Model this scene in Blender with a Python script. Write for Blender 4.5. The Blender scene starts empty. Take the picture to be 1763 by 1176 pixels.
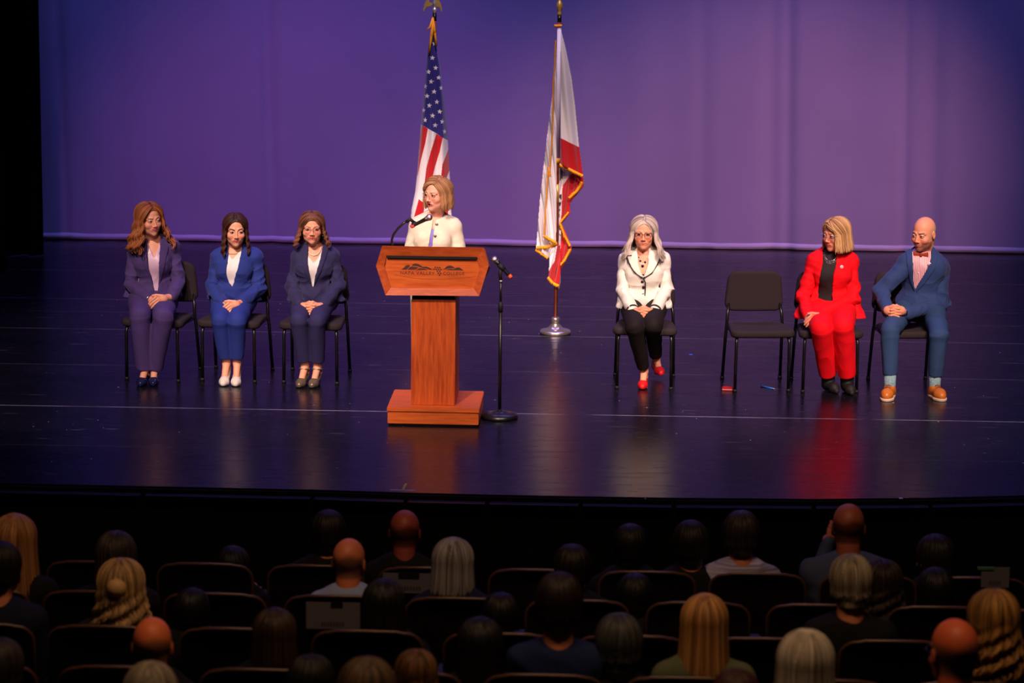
import bpy, bmesh, math, random
import numpy as np
from mathutils import Vector, Matrix, Euler

random.seed(7); np.random.seed(7)
D = bpy.data; SC = bpy.context.scene; COL = SC.collection

# ------------------------------------------------------------------ camera
FPX = 4900.0; CAMH = 4.2
PITCH, YAW, ROLL = math.radians(10.84), math.radians(1.65), math.radians(0.6)
cam_d = D.cameras.new('camera'); cam = D.objects.new('camera', cam_d); COL.objects.link(cam)
cam_d.sensor_width = 36.0; cam_d.lens = 36.0*FPX/1763.0
CR = Matrix.Rotation(YAW, 3, 'Z') @ Matrix.Rotation(math.pi/2-PITCH, 3, 'X') @ Matrix.Rotation(ROLL, 3, 'Z')
cam.matrix_world = Matrix.Translation((0, 0, CAMH)) @ CR.to_4x4()
cam_d.clip_start = 0.5; cam_d.clip_end = 200
cam_d.dof.use_dof = True; cam_d.dof.focus_distance = 20.5; cam_d.dof.aperture_fstop = 3.5
SC.camera = cam
CAMP = Vector((0, 0, CAMH))
def ray(px, py): return CR @ Vector(((px-881.5)/FPX, (588.0-py)/FPX, -1.0))
def P(px, py, Y):
    d = ray(px, py); return CAMP + d*(Y/d.y)
def G(px, py, z=0.0):
    d = ray(px, py); return CAMP + d*((z-CAMH)/d.z)

# ------------------------------------------------------------------ world, exposure, lights
w = D.worlds.new('world'); SC.world = w; w.use_nodes = True
w.node_tree.nodes['Background'].inputs[0].default_value = (0.004, 0.003, 0.012, 1)
w.node_tree.nodes['Background'].inputs[1].default_value = 0.15
SC.view_settings.view_transform = 'Standard'; SC.view_settings.look = 'None'
SC.view_settings.exposure = 0.0; SC.view_settings.gamma = 1.0
try: SC.view_settings.use_curve_mapping = False
except Exception: pass
def look(o, tgt):
    o.rotation_euler = (Vector(tgt)-o.location).to_track_quat('-Z', 'Y').to_euler()
def spot(loc, tgt, power, col, deg, blend=0.4, size=0.15):
    l = D.lights.new('spot_lamp', 'SPOT'); l.energy = power; l.color = col; l.spot_size = math.radians(deg)
    l.spot_blend = blend; l.shadow_soft_size = size
    o = D.objects.new('spot_lamp', l); COL.objects.link(o); o.location = loc; look(o, tgt); return o
def area(loc, tgt, power, col, sx, sy, spread=180):
    l = D.lights.new('area_lamp', 'AREA'); l.energy = power; l.color = col; l.shape = 'RECTANGLE'
    l.size = sx; l.size_y = sy; l.spread = math.radians(spread)
    o = D.objects.new('area_lamp', l); COL.objects.link(o); o.location = loc; look(o, tgt); return o
# cyclorama wash: blue from the top, violet lower down, pinker to the right
YB = 26.75
area((-3.0, YB-4.6, 9.6), (-3.0, YB, 1.0), 54, (0.13, 0.15, 1.0), 5.5, 0.5, 80)
area((2.8, YB-4.6, 9.6), (2.8, YB, 1.0), 42, (0.19, 0.18, 1.0), 6.0, 0.5, 80)
spot((6.8, 18.8, 5.2), (1.2, YB, 0.1), 1750, (0.88, 0.36, 0.66), 31, 1.0)
spot((-4.9, 18.4, 5.4), (-2.4, YB, 0.1), 760, (0.66, 0.18, 0.80), 36, 1.0)
# front of house key lamps, added fill and flag spots, overhead wash on the people
spot((-5.5, 8.5, 11.8), (-2.9, 20.3, 0.7), 7200, (1.0, 0.74, 0.66), 18, 0.5)
spot((-3.5, 8.5, 11.8), (-1.2, 19.9, 0.9), 6300, (1.0, 0.74, 0.60), 15, 0.5)
spot((3.5, 8.5, 11.8), (0.6, 20.3, 0.7), 6300, (1.0, 0.74, 0.64), 16, 0.5)
spot((5.5, 8.5, 11.8), (2.0, 20.3, 0.7), 7600, (1.0, 0.70, 0.56), 17, 0.5)
spot((-2.0, 6.0, 8.3), (-1.9, 20.3, 0.3), 2300, (1.0, 0.72, 0.66), 15, 0.6)  # this and the next: low fill spots added to soften the faces
spot((2.0, 6.0, 8.3), (1.5, 20.3, 0.3), 2300, (1.0, 0.70, 0.64), 15, 0.6)
spot((-0.5, 14.0, 12.8), (-0.78, 22.2, 1.9), 4600, (1.0, 0.80, 0.78), 11.5, 0.5)  # extra spot added to brighten the flags, which the key beams miss
area((0, 23.0, 7.5), (0, 20.8, 0.5), 110, (0.36, 0.22, 1.0), 9.0, 0.8, 100)
# faint warm house light over the audience
area((0, 9.3, 8.2), (0, 11.5, 0.0), 78, (1.0, 0.60, 0.32), 5.0, 0.8, 110)

# ------------------------------------------------------------------ materials
def lin(c):
    return tuple(((x/255.0)/12.92 if x/255.0 <= 0.04045 else ((x/255.0+0.055)/1.055)**2.4) for x in c)
MATS = {}
def mat(name, rgb, rough=0.7, spec=0.5, metal=0.0, vc=False, nscale=0, nmix=0.25, bump=0.0, bscale=300, sheen=0, stretch=None, coat=0.0, emis=None, trans=0):
    if name in MATS: return MATS[name]
    m = D.materials.new(name); m.use_nodes = True; nt = m.node_tree; N = nt.nodes; L = nt.links
    b = N['Principled BSDF']; c = lin(rgb)
    b.inputs['Base Color'].default_value = (*c, 1); b.inputs['Roughness'].default_value = rough
    b.inputs['Metallic'].default_value = metal; b.inputs['Specular IOR Level'].default_value = spec
    if sheen: b.inputs['Sheen Weight'].default_value = sheen
    if coat: b.inputs['Coat Weight'].default_value = coat
    if trans: b.inputs['Transmission Weight'].default_value = trans
    m.diffuse_color = (*c, 1)
    src = None
    if vc:
        a = N.new('ShaderNodeVertexColor'); a.layer_name = 'Col'; src = a.outputs['Color']
    tc = N.new('ShaderNodeTexCoord'); mp = N.new('ShaderNodeMapping'); L.new(tc.outputs['Object'], mp.inputs['Vector'])
    if stretch: mp.inputs['Scale'].default_value = stretch
    if nscale:
        n = N.new('ShaderNodeTexNoise'); n.inputs['Scale'].default_value = nscale; n.inputs['Detail'].default_value = 5
        L.new(mp.outputs['Vector'], n.inputs['Vector'])
        r = N.new('ShaderNodeMapRange'); L.new(n.outputs['Fac'], r.inputs['Value'])
        r.inputs['From Min'].default_value = 0.3; r.inputs['From Max'].default_value = 0.7
        r.inputs['To Min'].default_value = 1-nmix; r.inputs['To Max'].default_value = 1+nmix
        mx = N.new('ShaderNodeVectorMath'); mx.operation = 'SCALE'
        if src: L.new(src, mx.inputs[0])
        else: mx.inputs[0].default_value = c
        L.new(r.outputs['Result'], mx.inputs['Scale']); src = mx.outputs['Vector']
    if src: L.new(src, b.inputs['Base Color'])
    if bump:
        n2 = N.new('ShaderNodeTexNoise'); n2.inputs['Scale'].default_value = bscale; n2.inputs['Detail'].default_value = 3
        L.new(mp.outputs['Vector'], n2.inputs['Vector'])
        bp = N.new('ShaderNodeBump'); bp.inputs['Strength'].default_value = bump; bp.inputs['Distance'].default_value = 0.003
        L.new(n2.outputs['Fac'], bp.inputs['Height']); L.new(bp.outputs['Normal'], b.inputs['Normal'])
    if emis:
        b.inputs['Emission Color'].default_value = (*lin(emis), 1); b.inputs['Emission Strength'].default_value = 1
    MATS[name] = m; return m

def wood(name, c1, c2, stretch, scale=6.0, rough=0.38):
    m = D.materials.new(name); m.use_nodes = True; nt = m.node_tree; N = nt.nodes; L = nt.links
    b = N['Principled BSDF']; b.inputs['Roughness'].default_value = rough
    tc = N.new('ShaderNodeTexCoord'); mp = N.new('ShaderNodeMapping'); L.new(tc.outputs['Object'], mp.inputs['Vector'])
    mp.inputs['Scale'].default_value = stretch
    n = N.new('ShaderNodeTexNoise'); n.inputs['Scale'].default_value = scale; n.inputs['Detail'].default_value = 6; n.inputs['Roughness'].default_value = 0.6
    n.inputs['Distortion'].default_value = 0.4
    L.new(mp.outputs['Vector'], n.inputs['Vector'])
    r = N.new('ShaderNodeValToRGB'); r.color_ramp.elements[0].position = 0.33; r.color_ramp.elements[1].position = 0.66
    r.color_ramp.elements[0].color = (*lin(c1), 1); r.color_ramp.elements[1].color = (*lin(c2), 1)
    L.new(n.outputs['Fac'], r.inputs['Fac']); L.new(r.outputs['Color'], b.inputs['Base Color'])
    return m

# ------------------------------------------------------------------ object helpers
def props(o, label=None, cat=None, group=None, kind=None):
    if label: o['label'] = label
    if cat: o['category'] = cat
    if group: o['group'] = group
    if kind: o['kind'] = kind
    return o
def empty(name, loc, rz=0, **k):
    o = D.objects.new(name, None); COL.objects.link(o); o.location = loc; o.rotation_euler = (0, 0, rz)
    o.empty_display_size = 0.1
    return props(o, **k)
def org(o):
    v = Vector((0, 0, 0))
    while o: v += o.location; o = o.parent
    return v
def mk(name, V, F, m, parent=None, smooth=True, col=None, midx=None, local=False, loc=None):
    """one mesh object; V world coordinates (or local when local=True)."""
    V = np.asarray(V, dtype=np.float64)
    if parent is not None and not local:
        V = V - np.array(org(parent))
    if loc is not None: V = V - np.array(loc)
    me = D.meshes.new(name)
    if isinstance(F, np.ndarray) and F.ndim == 2:
        n, k = F.shape
        me.vertices.add(len(V)); me.vertices.foreach_set('co', V.astype(np.float32).ravel())
        me.loops.add(n*k); me.loops.foreach_set('vertex_index', F.astype(np.int32).ravel())
        me.polygons.add(n); me.polygons.foreach_set('loop_start', np.arange(0, n*k, k, dtype=np.int32))
        me.update(calc_edges=True)
    else:
        me.from_pydata([tuple(v) for v in V], [], [tuple(int(i) for i in f) for f in F]); me.update()
    if smooth: me.polygons.foreach_set('use_smooth', np.ones(len(me.polygons), dtype=bool))
    for x in (m if isinstance(m, (list, tuple)) else [m]): me.materials.append(x)
    if midx is not None: me.polygons.foreach_set('material_index', np.asarray(midx, dtype=np.int32))
    if col is not None:
        ca = me.color_attributes.new('Col', 'FLOAT_COLOR', 'POINT')
        c = np.ones((len(V), 4), dtype=np.float32); c[:, :3] = col
        ca.data.foreach_set('color', c.ravel())
    o = D.objects.new(name, me); COL.objects.link(o)
    if parent is not None: o.parent = parent
    if loc is not None: o.location = loc
    return o

def sharp(o, deg=42):
    try: o.data.set_sharp_from_angle(angle=math.radians(deg))
    except Exception: pass
    return o
class MB:
    """collects boxes, prisms, tubes as python faces"""
    def __init__(s): s.V = []; s.F = []; s.S = []
    def add(s, V, F):
        n = len(s.V); s.V += [tuple(v) for v in V]; s.F += [tuple(int(i)+n for i in f) for f in F]; return s
    def box(s, lo, hi, M=None):
        x0, y0, z0 = lo; x1, y1, z1 = hi
        V = [(x0,y0,z0),(x1,y0,z0),(x1,y1,z0),(x0,y1,z0),(x0,y0,z1),(x1,y0,z1),(x1,y1,z1),(x0,y1,z1)]
        if M is not None: V = [M @ Vector(v) for v in V]
        return s.add(V, [(0,3,2,1),(4,5,6,7),(0,1,5,4),(1,2,6,5),(2,3,7,6),(3,0,4,7)])
    def prism(s, pts, y0, y1):
        """polygon in xz extruded along y"""
        n = len(pts); V = [(x, y0, z) for x, z in pts]+[(x, y1, z) for x, z in pts]
        F = [tuple(range(n)), tuple(range(2*n-1, n-1, -1))]+[(i, i+n, (i+1) % n+n, (i+1) % n) for i in range(n)]
        return s.add(V, F)
    def tube(s, pts, r, n=8):
        V, F = tube(pts, r, n); return s.add(V, F)
    def lathe(s, prof, c=(0, 0, 0), n=24):
        V, F = lathe(prof, c, n); return s.add(V, F)
    def make(s, name, m, parent=None, smooth=False, bevel=0, **k):
        o = mk(name, s.V, s.F, m, parent, smooth=smooth, **k)
        bm = bmesh.new(); bm.from_mesh(o.data)
        if bevel:
            es = [e for e in bm.edges if len(e.link_faces) == 2 and e.calc_face_angle(0) > 0.6]
            bmesh.ops.bevel(bm, geom=es, offset=bevel, segments=2, affect='EDGES')
        bmesh.ops.recalc_face_normals(bm, faces=bm.faces); bm.to_mesh(o.data); bm.free()
        return o
def tube(pts, r, n=8, cap=True, flat=1.0):
    pts = np.asarray([tuple(p) for p in pts], dtype=float); k = len(pts)
    r = np.full(k, r, dtype=float) if np.isscalar(r) else np.asarray(r, dtype=float)
    T = np.gradient(pts, axis=0); T /= np.linalg.norm(T, axis=1)[:, None]+1e-9
    up = np.array([0, 0, 1.0]) if abs(T[0, 2]) < 0.9 else np.array([1.0, 0, 0])
    a = np.cross(T[0], up); a /= np.linalg.norm(a)
    A = []
    for t in T:
        a = a-t*np.dot(a, t); a /= np.linalg.norm(a)+1e-9; A.append(a)
    A = np.array(A); B = np.cross(T, A)
    if cap:
        pts = np.vstack([pts[:1], pts, pts[-1:]]); r = np.concatenate([[1e-4], r, [1e-4]])
        A = np.vstack([A[:1], A, A[-1:]]); B = np.vstack([B[:1], B, B[-1:]]); k += 2
    th = np.linspace(0, 2*np.pi, n, endpoint=False)
    V = pts[:, None, :]+r[:, None, None]*(np.cos(th)[None, :, None]*A[:, None, :]+flat*np.sin(th)[None, :, None]*B[:, None, :])
    V = V.reshape(-1, 3); i = np.arange(k-1)[:, None]*n; j = np.arange(n)[None, :]; j2 = (j+1) % n
    F = np.stack([i+j, i+j2, i+n+j2, i+n+j], -1).reshape(-1, 4)
    return V, F
def lathe(prof, c=(0, 0, 0), n=24):
    prof = np.asarray(prof, dtype=float); k = len(prof); th = np.linspace(0, 2*np.pi, n, endpoint=False)
    V = np.stack([prof[:, None, 0]*np.cos(th), prof[:, None, 0]*np.sin(th), np.repeat(prof[:, 1:2], n, 1)], -1).reshape(-1, 3)+np.array(c)
    i = np.arange(k-1)[:, None]*n; j = np.arange(n)[None, :]; j2 = (j+1) % n
    return V, np.stack([i+j, i+j2, i+n+j2, i+n+j], -1).reshape(-1, 4)
def join(parts):
    """parts: list of (V, F[, col]) all quads"""
    Vs, Fs, Cs, n = [], [], [], 0
    for p in parts:
        Vs.append(p[0]); Fs.append(p[1]+n); n += len(p[0])
        if len(p) > 2: Cs.append(p[2])
    return (np.vstack(Vs), np.vstack(Fs), np.vstack(Cs)) if Cs else (np.vstack(Vs), np.vstack(Fs))

# ------------------------------------------------------------------ signed distance modelling
BIG = 1e3
class Fld:
    def __init__(s, lo, hi, h):
        s.lo = np.array(lo, float); s.h = h
        s.n = np.ceil((np.array(hi, float)-s.lo)/h).astype(int)+1
        s.A = np.full(s.n, BIG, np.float32)
    def sub(s, lo, hi):
        i0 = np.maximum(0, np.floor((np.array(lo)-s.lo)/s.h).astype(int)); i1 = np.minimum(s.n, np.ceil((np.array(hi)-s.lo)/s.h).astype(int)+1)
        if np.any(i1 <= i0): return None, None
        sl = tuple(slice(a, b) for a, b in zip(i0, i1))
        ax = [(np.arange(a, b)*s.h+o).astype(np.float32) for a, b, o in zip(i0, i1, s.lo)]
        return sl, (ax[0][:, None, None], ax[1][None, :, None], ax[2][None, None, :])
    def op(s, f, lo, hi, k=0.0, mode='u', pad=0.03):
        e = pad+k+2*s.h
        sl, p = s.sub(np.array(lo)-e, np.array(hi)+e)
        if sl is None: return s
        d = f(*p).astype(np.float32); a = s.A[sl]
        if mode == 's': d = -d; 
        if k > 0:
            hh = np.clip(1-np.abs(a-d)/k, 0, 1); q = hh*hh*k*0.25
        else: q = 0
        s.A[sl] = (np.minimum(a, d)-q) if mode == 'u' else (np.maximum(a, d)+q)
        return s
    # primitives
    def ell(s, c, r, k=0.0, mode='u', M=None, pad=0.03):
        c = np.array(c, float); r = np.array(r, float); R = max(r)
        lo, hi = (c-r, c+r) if M is None else (c-R, c+R)
        def f(x, y, z):
            x = x-c[0]; y = y-c[1]; z = z-c[2]
            if M is not None:
                x, y, z = (M[0][0]*x+M[1][0]*y+M[2][0]*z, M[0][1]*x+M[1][1]*y+M[2][1]*z, M[0][2]*x+M[1][2]*y+M[2][2]*z)
            k0 = np.sqrt((x/r[0])**2+(y/r[1])**2+(z/r[2])**2); k1 = np.sqrt((x/r[0]**2)**2+(y/r[1]**2)**2+(z/r[2]**2)**2)+1e-9
            return k0*(k0-1)/k1
        return s.op(f, lo, hi, k, mode, pad)
    def rc(s, a, b, ra, rb, k=0.0, mode='u', fy=1.0, flat=False, pad=0.03):
        """tapered capsule; fy = section scale along y; flat = capped ends"""
        a = np.array(a, float); b = np.array(b, float); ba = b-a; ba2 = ba*np.array([1, 1/fy, 1]); L2 = float(ba2@ba2)+1e-12; L = math.sqrt(L2)
        R = max(ra, rb); lo = np.minimum(a, b)-R; hi = np.maximum(a, b)+R
        def f(x, y, z):
            x = x-a[0]; y = (y-a[1])/fy; z = z-a[2]
            t0 = (x*ba2[0]+y*ba2[1]+z*ba2[2])/L2; t = np.clip(t0, 0, 1)
            d = np.sqrt((x-t*ba2[0])**2+(y-t*ba2[1])**2+(z-t*ba2[2])**2)-(ra+(rb-ra)*t)
            if flat:
                tr = np.sqrt(np.maximum(x*x+y*y+z*z-t0*t0*L2, 0))-(ra+(rb-ra)*t)
                d = np.maximum(tr, np.maximum(-t0*L, (t0-1)*L))
            return d*min(1.0, fy)
        return s.op(f, lo, hi, k, mode, pad)
    def box(s, c, b, r=0.01, k=0.0, mode='u', M=None, pad=0.03):
        c = np.array(c, float); b = np.array(b, float); R = np.linalg.norm(b)
        lo, hi = (c-b, c+b) if M is None else (c-R, c+R)
        def f(x, y, z):
            x = x-c[0]; y = y-c[1]; z = z-c[2]
            if M is not None:
                x, y, z = (M[0][0]*x+M[1][0]*y+M[2][0]*z, M[0][1]*x+M[1][1]*y+M[2][1]*z, M[0][2]*x+M[1][2]*y+M[2][2]*z)
            qx = np.abs(x)-b[0]+r; qy = np.abs(y)-b[1]+r; qz = np.abs(z)-b[2]+r
            return np.sqrt(np.maximum(qx, 0)**2+np.maximum(qy, 0)**2+np.maximum(qz, 0)**2)+np.minimum(np.maximum(qx, np.maximum(qy, qz)), 0)-r
        return s.op(f, lo, hi, k, mode, pad)
    def poly(s, pts, ymin, ymax, mode='s', k=0.0):
        """prism of an xz polygon between ymin and ymax, applied to the whole array ('s' subtract, 'i' intersect)"""
        _, (x, y, z) = s.sub(s.lo, s.lo+s.n*s.h)
        d2 = polysdf(pts, x[:, 0, 0], z[0, 0, :])[:, None, :]
        d = np.maximum(d2, np.maximum(ymin-y, y-ymax)).astype(np.float32)
        s.A = np.maximum(s.A, -d if mode == 's' else d); return s
    def plane(s, n, o):
        """keep the side where n.(p-o) < 0"""
        _, (x, y, z) = s.sub(s.lo, s.lo+s.n*s.h)
        n = np.array(n, float)/np.linalg.norm(n)
        s.A = np.maximum(s.A, ((x-o[0])*n[0]+(y-o[1])*n[1]+(z-o[2])*n[2]).astype(np.float32)); return s
    def mesh(s, smooth=0):
        V, F = snet(s.A, s.lo, s.h)
        if smooth: V = relax(V, F, smooth)
        return V, F
def polysdf(pts, xs, zs):
    X, Z = np.meshgrid(xs, zs, indexing='ij'); P2 = np.array(pts, float); n = len(P2)
    d = np.full(X.shape, 1e9); ins = np.zeros(X.shape, bool)
    for i in range(n):
        a = P2[i]; b = P2[(i+1) % n]; e = b-a
        wx = X-a[0]; wz = Z-a[1]; t = np.clip((wx*e[0]+wz*e[1])/(e@e+1e-12), 0, 1)
        d = np.minimum(d, (wx-t*e[0])**2+(wz-t*e[1])**2)
        c = ((a[1] <= Z) != (b[1] <= Z))
        with np.errstate(divide='ignore', invalid='ignore'):
            xc = a[0]+(Z-a[1])/(e[1] if abs(e[1]) > 1e-12 else 1e-12)*e[0]
        ins ^= c & (X < xc)
    d = np.sqrt(d); return np.where(ins, -d, d)
def snet(A, lo, h):
    S = A < 0
    c = np.zeros(tuple(np.array(A.shape)-1), np.uint8)
    for i in (0, 1):
        for j in (0, 1):
            for k in (0, 1):
                c += S[i:A.shape[0]-1+i, j:A.shape[1]-1+j, k:A.shape[2]-1+k]
    act = (c > 0) & (c < 8); idx = np.argwhere(act)
    ids = np.full(act.shape, -1, np.int32); ids[act] = np.arange(len(idx))
    pos = np.zeros((len(idx), 3)); cnt = np.zeros(len(idx))
    cor = [(i, j, k) for i in (0, 1) for j in (0, 1) for k in (0, 1)]
    val = {q: A[idx[:, 0]+q[0], idx[:, 1]+q[1], idx[:, 2]+q[2]] for q in cor}
    for a in cor:
        for ax in range(3):
            if a[ax] == 0:
                b = list(a); b[ax] = 1; b = tuple(b)
                va, vb = val[a], val[b]; m = (va < 0) != (vb < 0)
                t = np.where(m, va/np.where(m, va-vb, 1), 0)
                p = np.array(a, float)[None, :].repeat(len(idx), 0); p[:, ax] = t
                pos[m] += p[m]; cnt[m] += 1
    V = np.array(lo)+(idx+pos/cnt[:, None])*h
    Fs = []
    a, b, c2 = A.shape
    def quads(m, o1, o2, o3, o4, inside):
        q = np.argwhere(m)
        if not len(q): return
        g = lambda o: ids[q[:, 0]+o[0], q[:, 1]+o[1], q[:, 2]+o[2]]
        f = np.stack([g(o1), g(o2), g(o3), g(o4)], 1); fl = inside[m]
        f[~fl] = f[~fl][:, ::-1]; Fs.append(f)
    m = S[:-1, 1:-1, 1:-1] != S[1:, 1:-1, 1:-1]; quads(m, (0,0,0), (0,1,0), (0,1,1), (0,0,1), S[:-1, 1:-1, 1:-1])
    m = S[1:-1, :-1, 1:-1] != S[1:-1, 1:, 1:-1]; quads(m, (0,0,0), (0,0,1), (1,0,1), (1,0,0), S[1:-1, :-1, 1:-1])
    m = S[1:-1, 1:-1, :-1] != S[1:-1, 1:-1, 1:]; quads(m, (0,0,0), (1,0,0), (1,1,0), (0,1,0), S[1:-1, 1:-1, :-1])
    return V, np.vstack(Fs)
def relax(V, F, it=1, lam=0.5):
    n = len(V); E = np.vstack([F[:, [0, 1]], F[:, [1, 2]], F[:, [2, 3]], F[:, [3, 0]]])
    cnt = np.bincount(E[:, 0], minlength=n)+1e-9
    for _ in range(it):
        m = np.stack([np.bincount(E[:, 0], weights=V[E[:, 1], a], minlength=n) for a in range(3)], 1)/cnt[:, None]
        V = V+(m-V)*lam
    return V
def normals(V, F):
    a, b, c, d = (V[F[:, i]] for i in range(4)); nf = np.cross(c-a, d-b); n = len(V)
    N = np.stack([sum(np.bincount(F[:, i], weights=nf[:, ax], minlength=n) for i in range(4)) for ax in range(3)], 1)
    return N/(np.linalg.norm(N, axis=1)[:, None]+1e-12)
def wob(V, freq, seed, n=7, aniso=(1, 1, 1)):
    """smooth pseudo noise in about [-1, 1]"""
    rs = np.random.RandomState(seed); q = V*np.array(aniso)*freq
    q = q+0.6*np.sin(q[:, [1, 2, 0]]*0.7+rs.rand(3)*6)
    s = 0
    for i in range(n):
        k = rs.randn(3); k /= np.linalg.norm(k); k *= rs.uniform(0.6, 1.7)
        s = s+np.sin(q@k+rs.rand()*6.28)
    return s/n*1.6
def folds(V, F, amp, freq, seed, aniso=(1, 1, 1), sharp=True, mask=None):
    w_ = wob(V, freq, seed, 6, aniso)
    if sharp: w_ = 1-2*np.abs(w_)**0.8
    w_ = np.clip(w_, -1, 1)*amp
    if mask is not None: w_ = w_*mask
    return V+normals(V, F)*w_[:, None]
# ------------------------------------------------------------------ the setting
def floor_material():
    m = D.materials.new('stage_vinyl'); m.use_nodes = True; nt = m.node_tree; N = nt.nodes; L = nt.links
    b = N['Principled BSDF']; b.inputs['Roughness'].default_value = 0.33; b.inputs['Specular IOR Level'].default_value = 0.26
    tc = N.new('ShaderNodeTexCoord')
    def noise(sc, stretch=(1, 1, 1), det=4, rot=0):
        mp = N.new('ShaderNodeMapping'); mp.inputs['Scale'].default_value = stretch; mp.inputs['Rotation'].default_value = (0, 0, rot)
        L.new(tc.outputs['Object'], mp.inputs['Vector'])
        n = N.new('ShaderNodeTexNoise'); n.inputs['Scale'].default_value = sc; n.inputs['Detail'].default_value = det
        L.new(mp.outputs['Vector'], n.inputs['Vector']); return n.outputs['Fac']
    def ramp(v, a, c):
        r = N.new('ShaderNodeMapRange'); r.inputs['From Min'].default_value = a; r.inputs['From Max'].default_value = c; r.clamp = True
        L.new(v, r.inputs['Value']); return r.outputs['Result']
    def math_(op, a, c=None):
        n = N.new('ShaderNodeMath'); n.operation = op
        for i, v in enumerate((a, c)):
            if v is None: continue
            if isinstance(v, (int, float)): n.inputs[i].default_value = v
            else: L.new(v, n.inputs[i])
        return n.outputs[0]
    # white flecks of paint and dust
    mp = N.new('ShaderNodeMapping'); mp.inputs['Scale'].default_value = (1, .55, 1); L.new(tc.outputs['Object'], mp.inputs['Vector'])
    def flecks(sc, th, dens):
        v = N.new('ShaderNodeTexVoronoi'); v.inputs['Scale'].default_value = sc; L.new(mp.outputs['Vector'], v.inputs['Vector'])
        d = math_('LESS_THAN', v.outputs['Distance'], th)
        sp = N.new('ShaderNodeSeparateColor'); L.new(v.outputs['Color'], sp.inputs[0])
        return math_('MULTIPLY', d, math_('GREATER_THAN', sp.outputs[0], dens))
    fl = math_('ADD', math_('ADD', flecks(5.0, 0.03, 0.35), flecks(12, 0.05, 0.6)), math_('MULTIPLY', flecks(26, 0.07, 0.75), 0.45))
    # thin scratches : narrow bands of stretched noise
    sc1 = math_('MULTIPLY', ramp(noise(3.0, (1, 26, 1), 2, 0.03), 0.69, 0.73), ramp(noise(1.3), 0.5, 0.62))
    sc2 = math_('MULTIPLY', ramp(noise(2.4, (1, 30, 1), 2, 0.9), 0.71, 0.74), ramp(noise(0.9), 0.52, 0.62))
    scr = math_('MULTIPLY', math_('ADD', sc1, sc2), 0.55)
    # seams of the vinyl rolls, running across the stage
    sx = N.new('ShaderNodeSeparateXYZ'); L.new(tc.outputs['Object'], sx.inputs[0])
    seam = None
    for yy, wd, am in SEAMS:
        d = math_('ABSOLUTE', math_('SUBTRACT', sx.outputs['Y'], yy)); q = math_('MULTIPLY', math_('LESS_THAN', d, wd), am)
        q = math_('MULTIPLY', q, ramp(noise(2.2, (1, .2, 1), 5), 0.30, 0.55))
        seam = q if seam is None else math_('ADD', seam, q)
    tot = math_('MINIMUM', math_('ADD', math_('ADD', fl, scr), seam), 1.0)
    mx = N.new('ShaderNodeMix'); mx.data_type = 'RGBA'; L.new(tot, mx.inputs[0])
    base = N.new('ShaderNodeMix'); base.data_type = 'RGBA'; L.new(ramp(noise(1.1, (1, 2, 1), 6), 0.35, 0.7), base.inputs[0])
    base.inputs[6].default_value = (0.0035, 0.0034, 0.006, 1); base.inputs[7].default_value = (0.0075, 0.007, 0.011, 1)
    L.new(base.outputs[2], mx.inputs[6]); mx.inputs[7].default_value = (0.34, 0.32, 0.40, 1)
    L.new(mx.outputs[2], b.inputs['Base Color'])
    rr = N.new('ShaderNodeMapRange'); rr.inputs['To Min'].default_value = 0.20; rr.inputs['To Max'].default_value = 0.33
    L.new(noise(2.5, (1, 5, 1), 6), rr.inputs['Value']); L.new(rr.outputs['Result'], b.inputs['Roughness'])
    bp = N.new('ShaderNodeBump'); bp.inputs['Strength'].default_value = 0.05; bp.inputs['Distance'].default_value = 0.004
    L.new(noise(9, (0.5, 3, 1), 4), bp.inputs['Height']); L.new(bp.outputs['Normal'], b.inputs['Normal'])
    return m
SEAMS = [(G(881, 712).y, 0.008, .8), (G(881, 578).y, 0.010, 0.25), (G(881, 548).y, 0.008, 0.13), (G(881, 526).y, 0.010, 0.22), (G(881, 640).y, 0.006, 0.22), (G(881, 477).y, 0.012, 0.2), (G(881, 780).y, 0.004, 0.15)]
edge = [G(x, y) for x, y in ((-160, 828), (0, 832), (250, 837), (540, 843), (700, 848), (840, 851.5), (1000, 854.5), (1160, 857), (1400, 859), (1600, 857), (1763, 853), (1930, 848))]
edge = [Vector((edge[0].x-5, edge[0].y+1.5, 0))]+edge+[Vector((edge[-1].x+5, edge[-1].y+1.5, 0))]
BACK = YB+1.5
V = []; 
for p in edge: V += [(p.x, p.y, 0), (p.x*1.0, BACK, 0), (p.x, p.y, -0.12), (p.x, BACK, -0.12)]
F = []
for i in range(len(edge)-1):
    a, b_ = 4*i, 4*i+4
    F += [(a, b_, b_+1, a+1), (a, a+2, b_+2, b_), (a+2, a+3, b_+3, b_+2)]
props(mk('floor', V, F, floor_material(), smooth=False), kind='structure')
black = mat('matt_black_paint', (9, 8, 10), 0.8, 0.2)
nosing = mat('black_metal_nosing', (20, 18, 24), 0.3, 0.6)
def off(p, d, z): return Vector((p.x, p.y-d, z))
for i in range(1, len(edge)-2):        # front lip: a metal capping strip in lengths, in front of the boards
    a, b_ = edge[i], edge[i+1]; g = (b_-a).normalized()*0.02; mb = MB(); a2, b2 = a+g, b_-g
    A = [off(a2, .03, -.035), off(b2, .03, -.035), off(b2, .10, -.035), off(a2, .10, -.035), off(a2, .03, -.06), off(b2, .03, -.06), off(b2, .10, -.06), off(a2, .10, -.06)]
    mb.add(A, [(0, 1, 2, 3), (4, 5, 6, 7), (0, 1, 5, 4), (1, 2, 6, 5), (2, 3, 7, 6), (3, 0, 4, 7)])
    props(mb.make('trim_%d' % i, nosing, bevel=0.006), kind='structure')
V = []; F = []
for p in edge: V += [(p.x, p.y-.02, -.012), (p.x, p.y-.02, -1.1), (p.x, p.y+.1, -1.1), (p.x, p.y+.1, -.012)]
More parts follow.
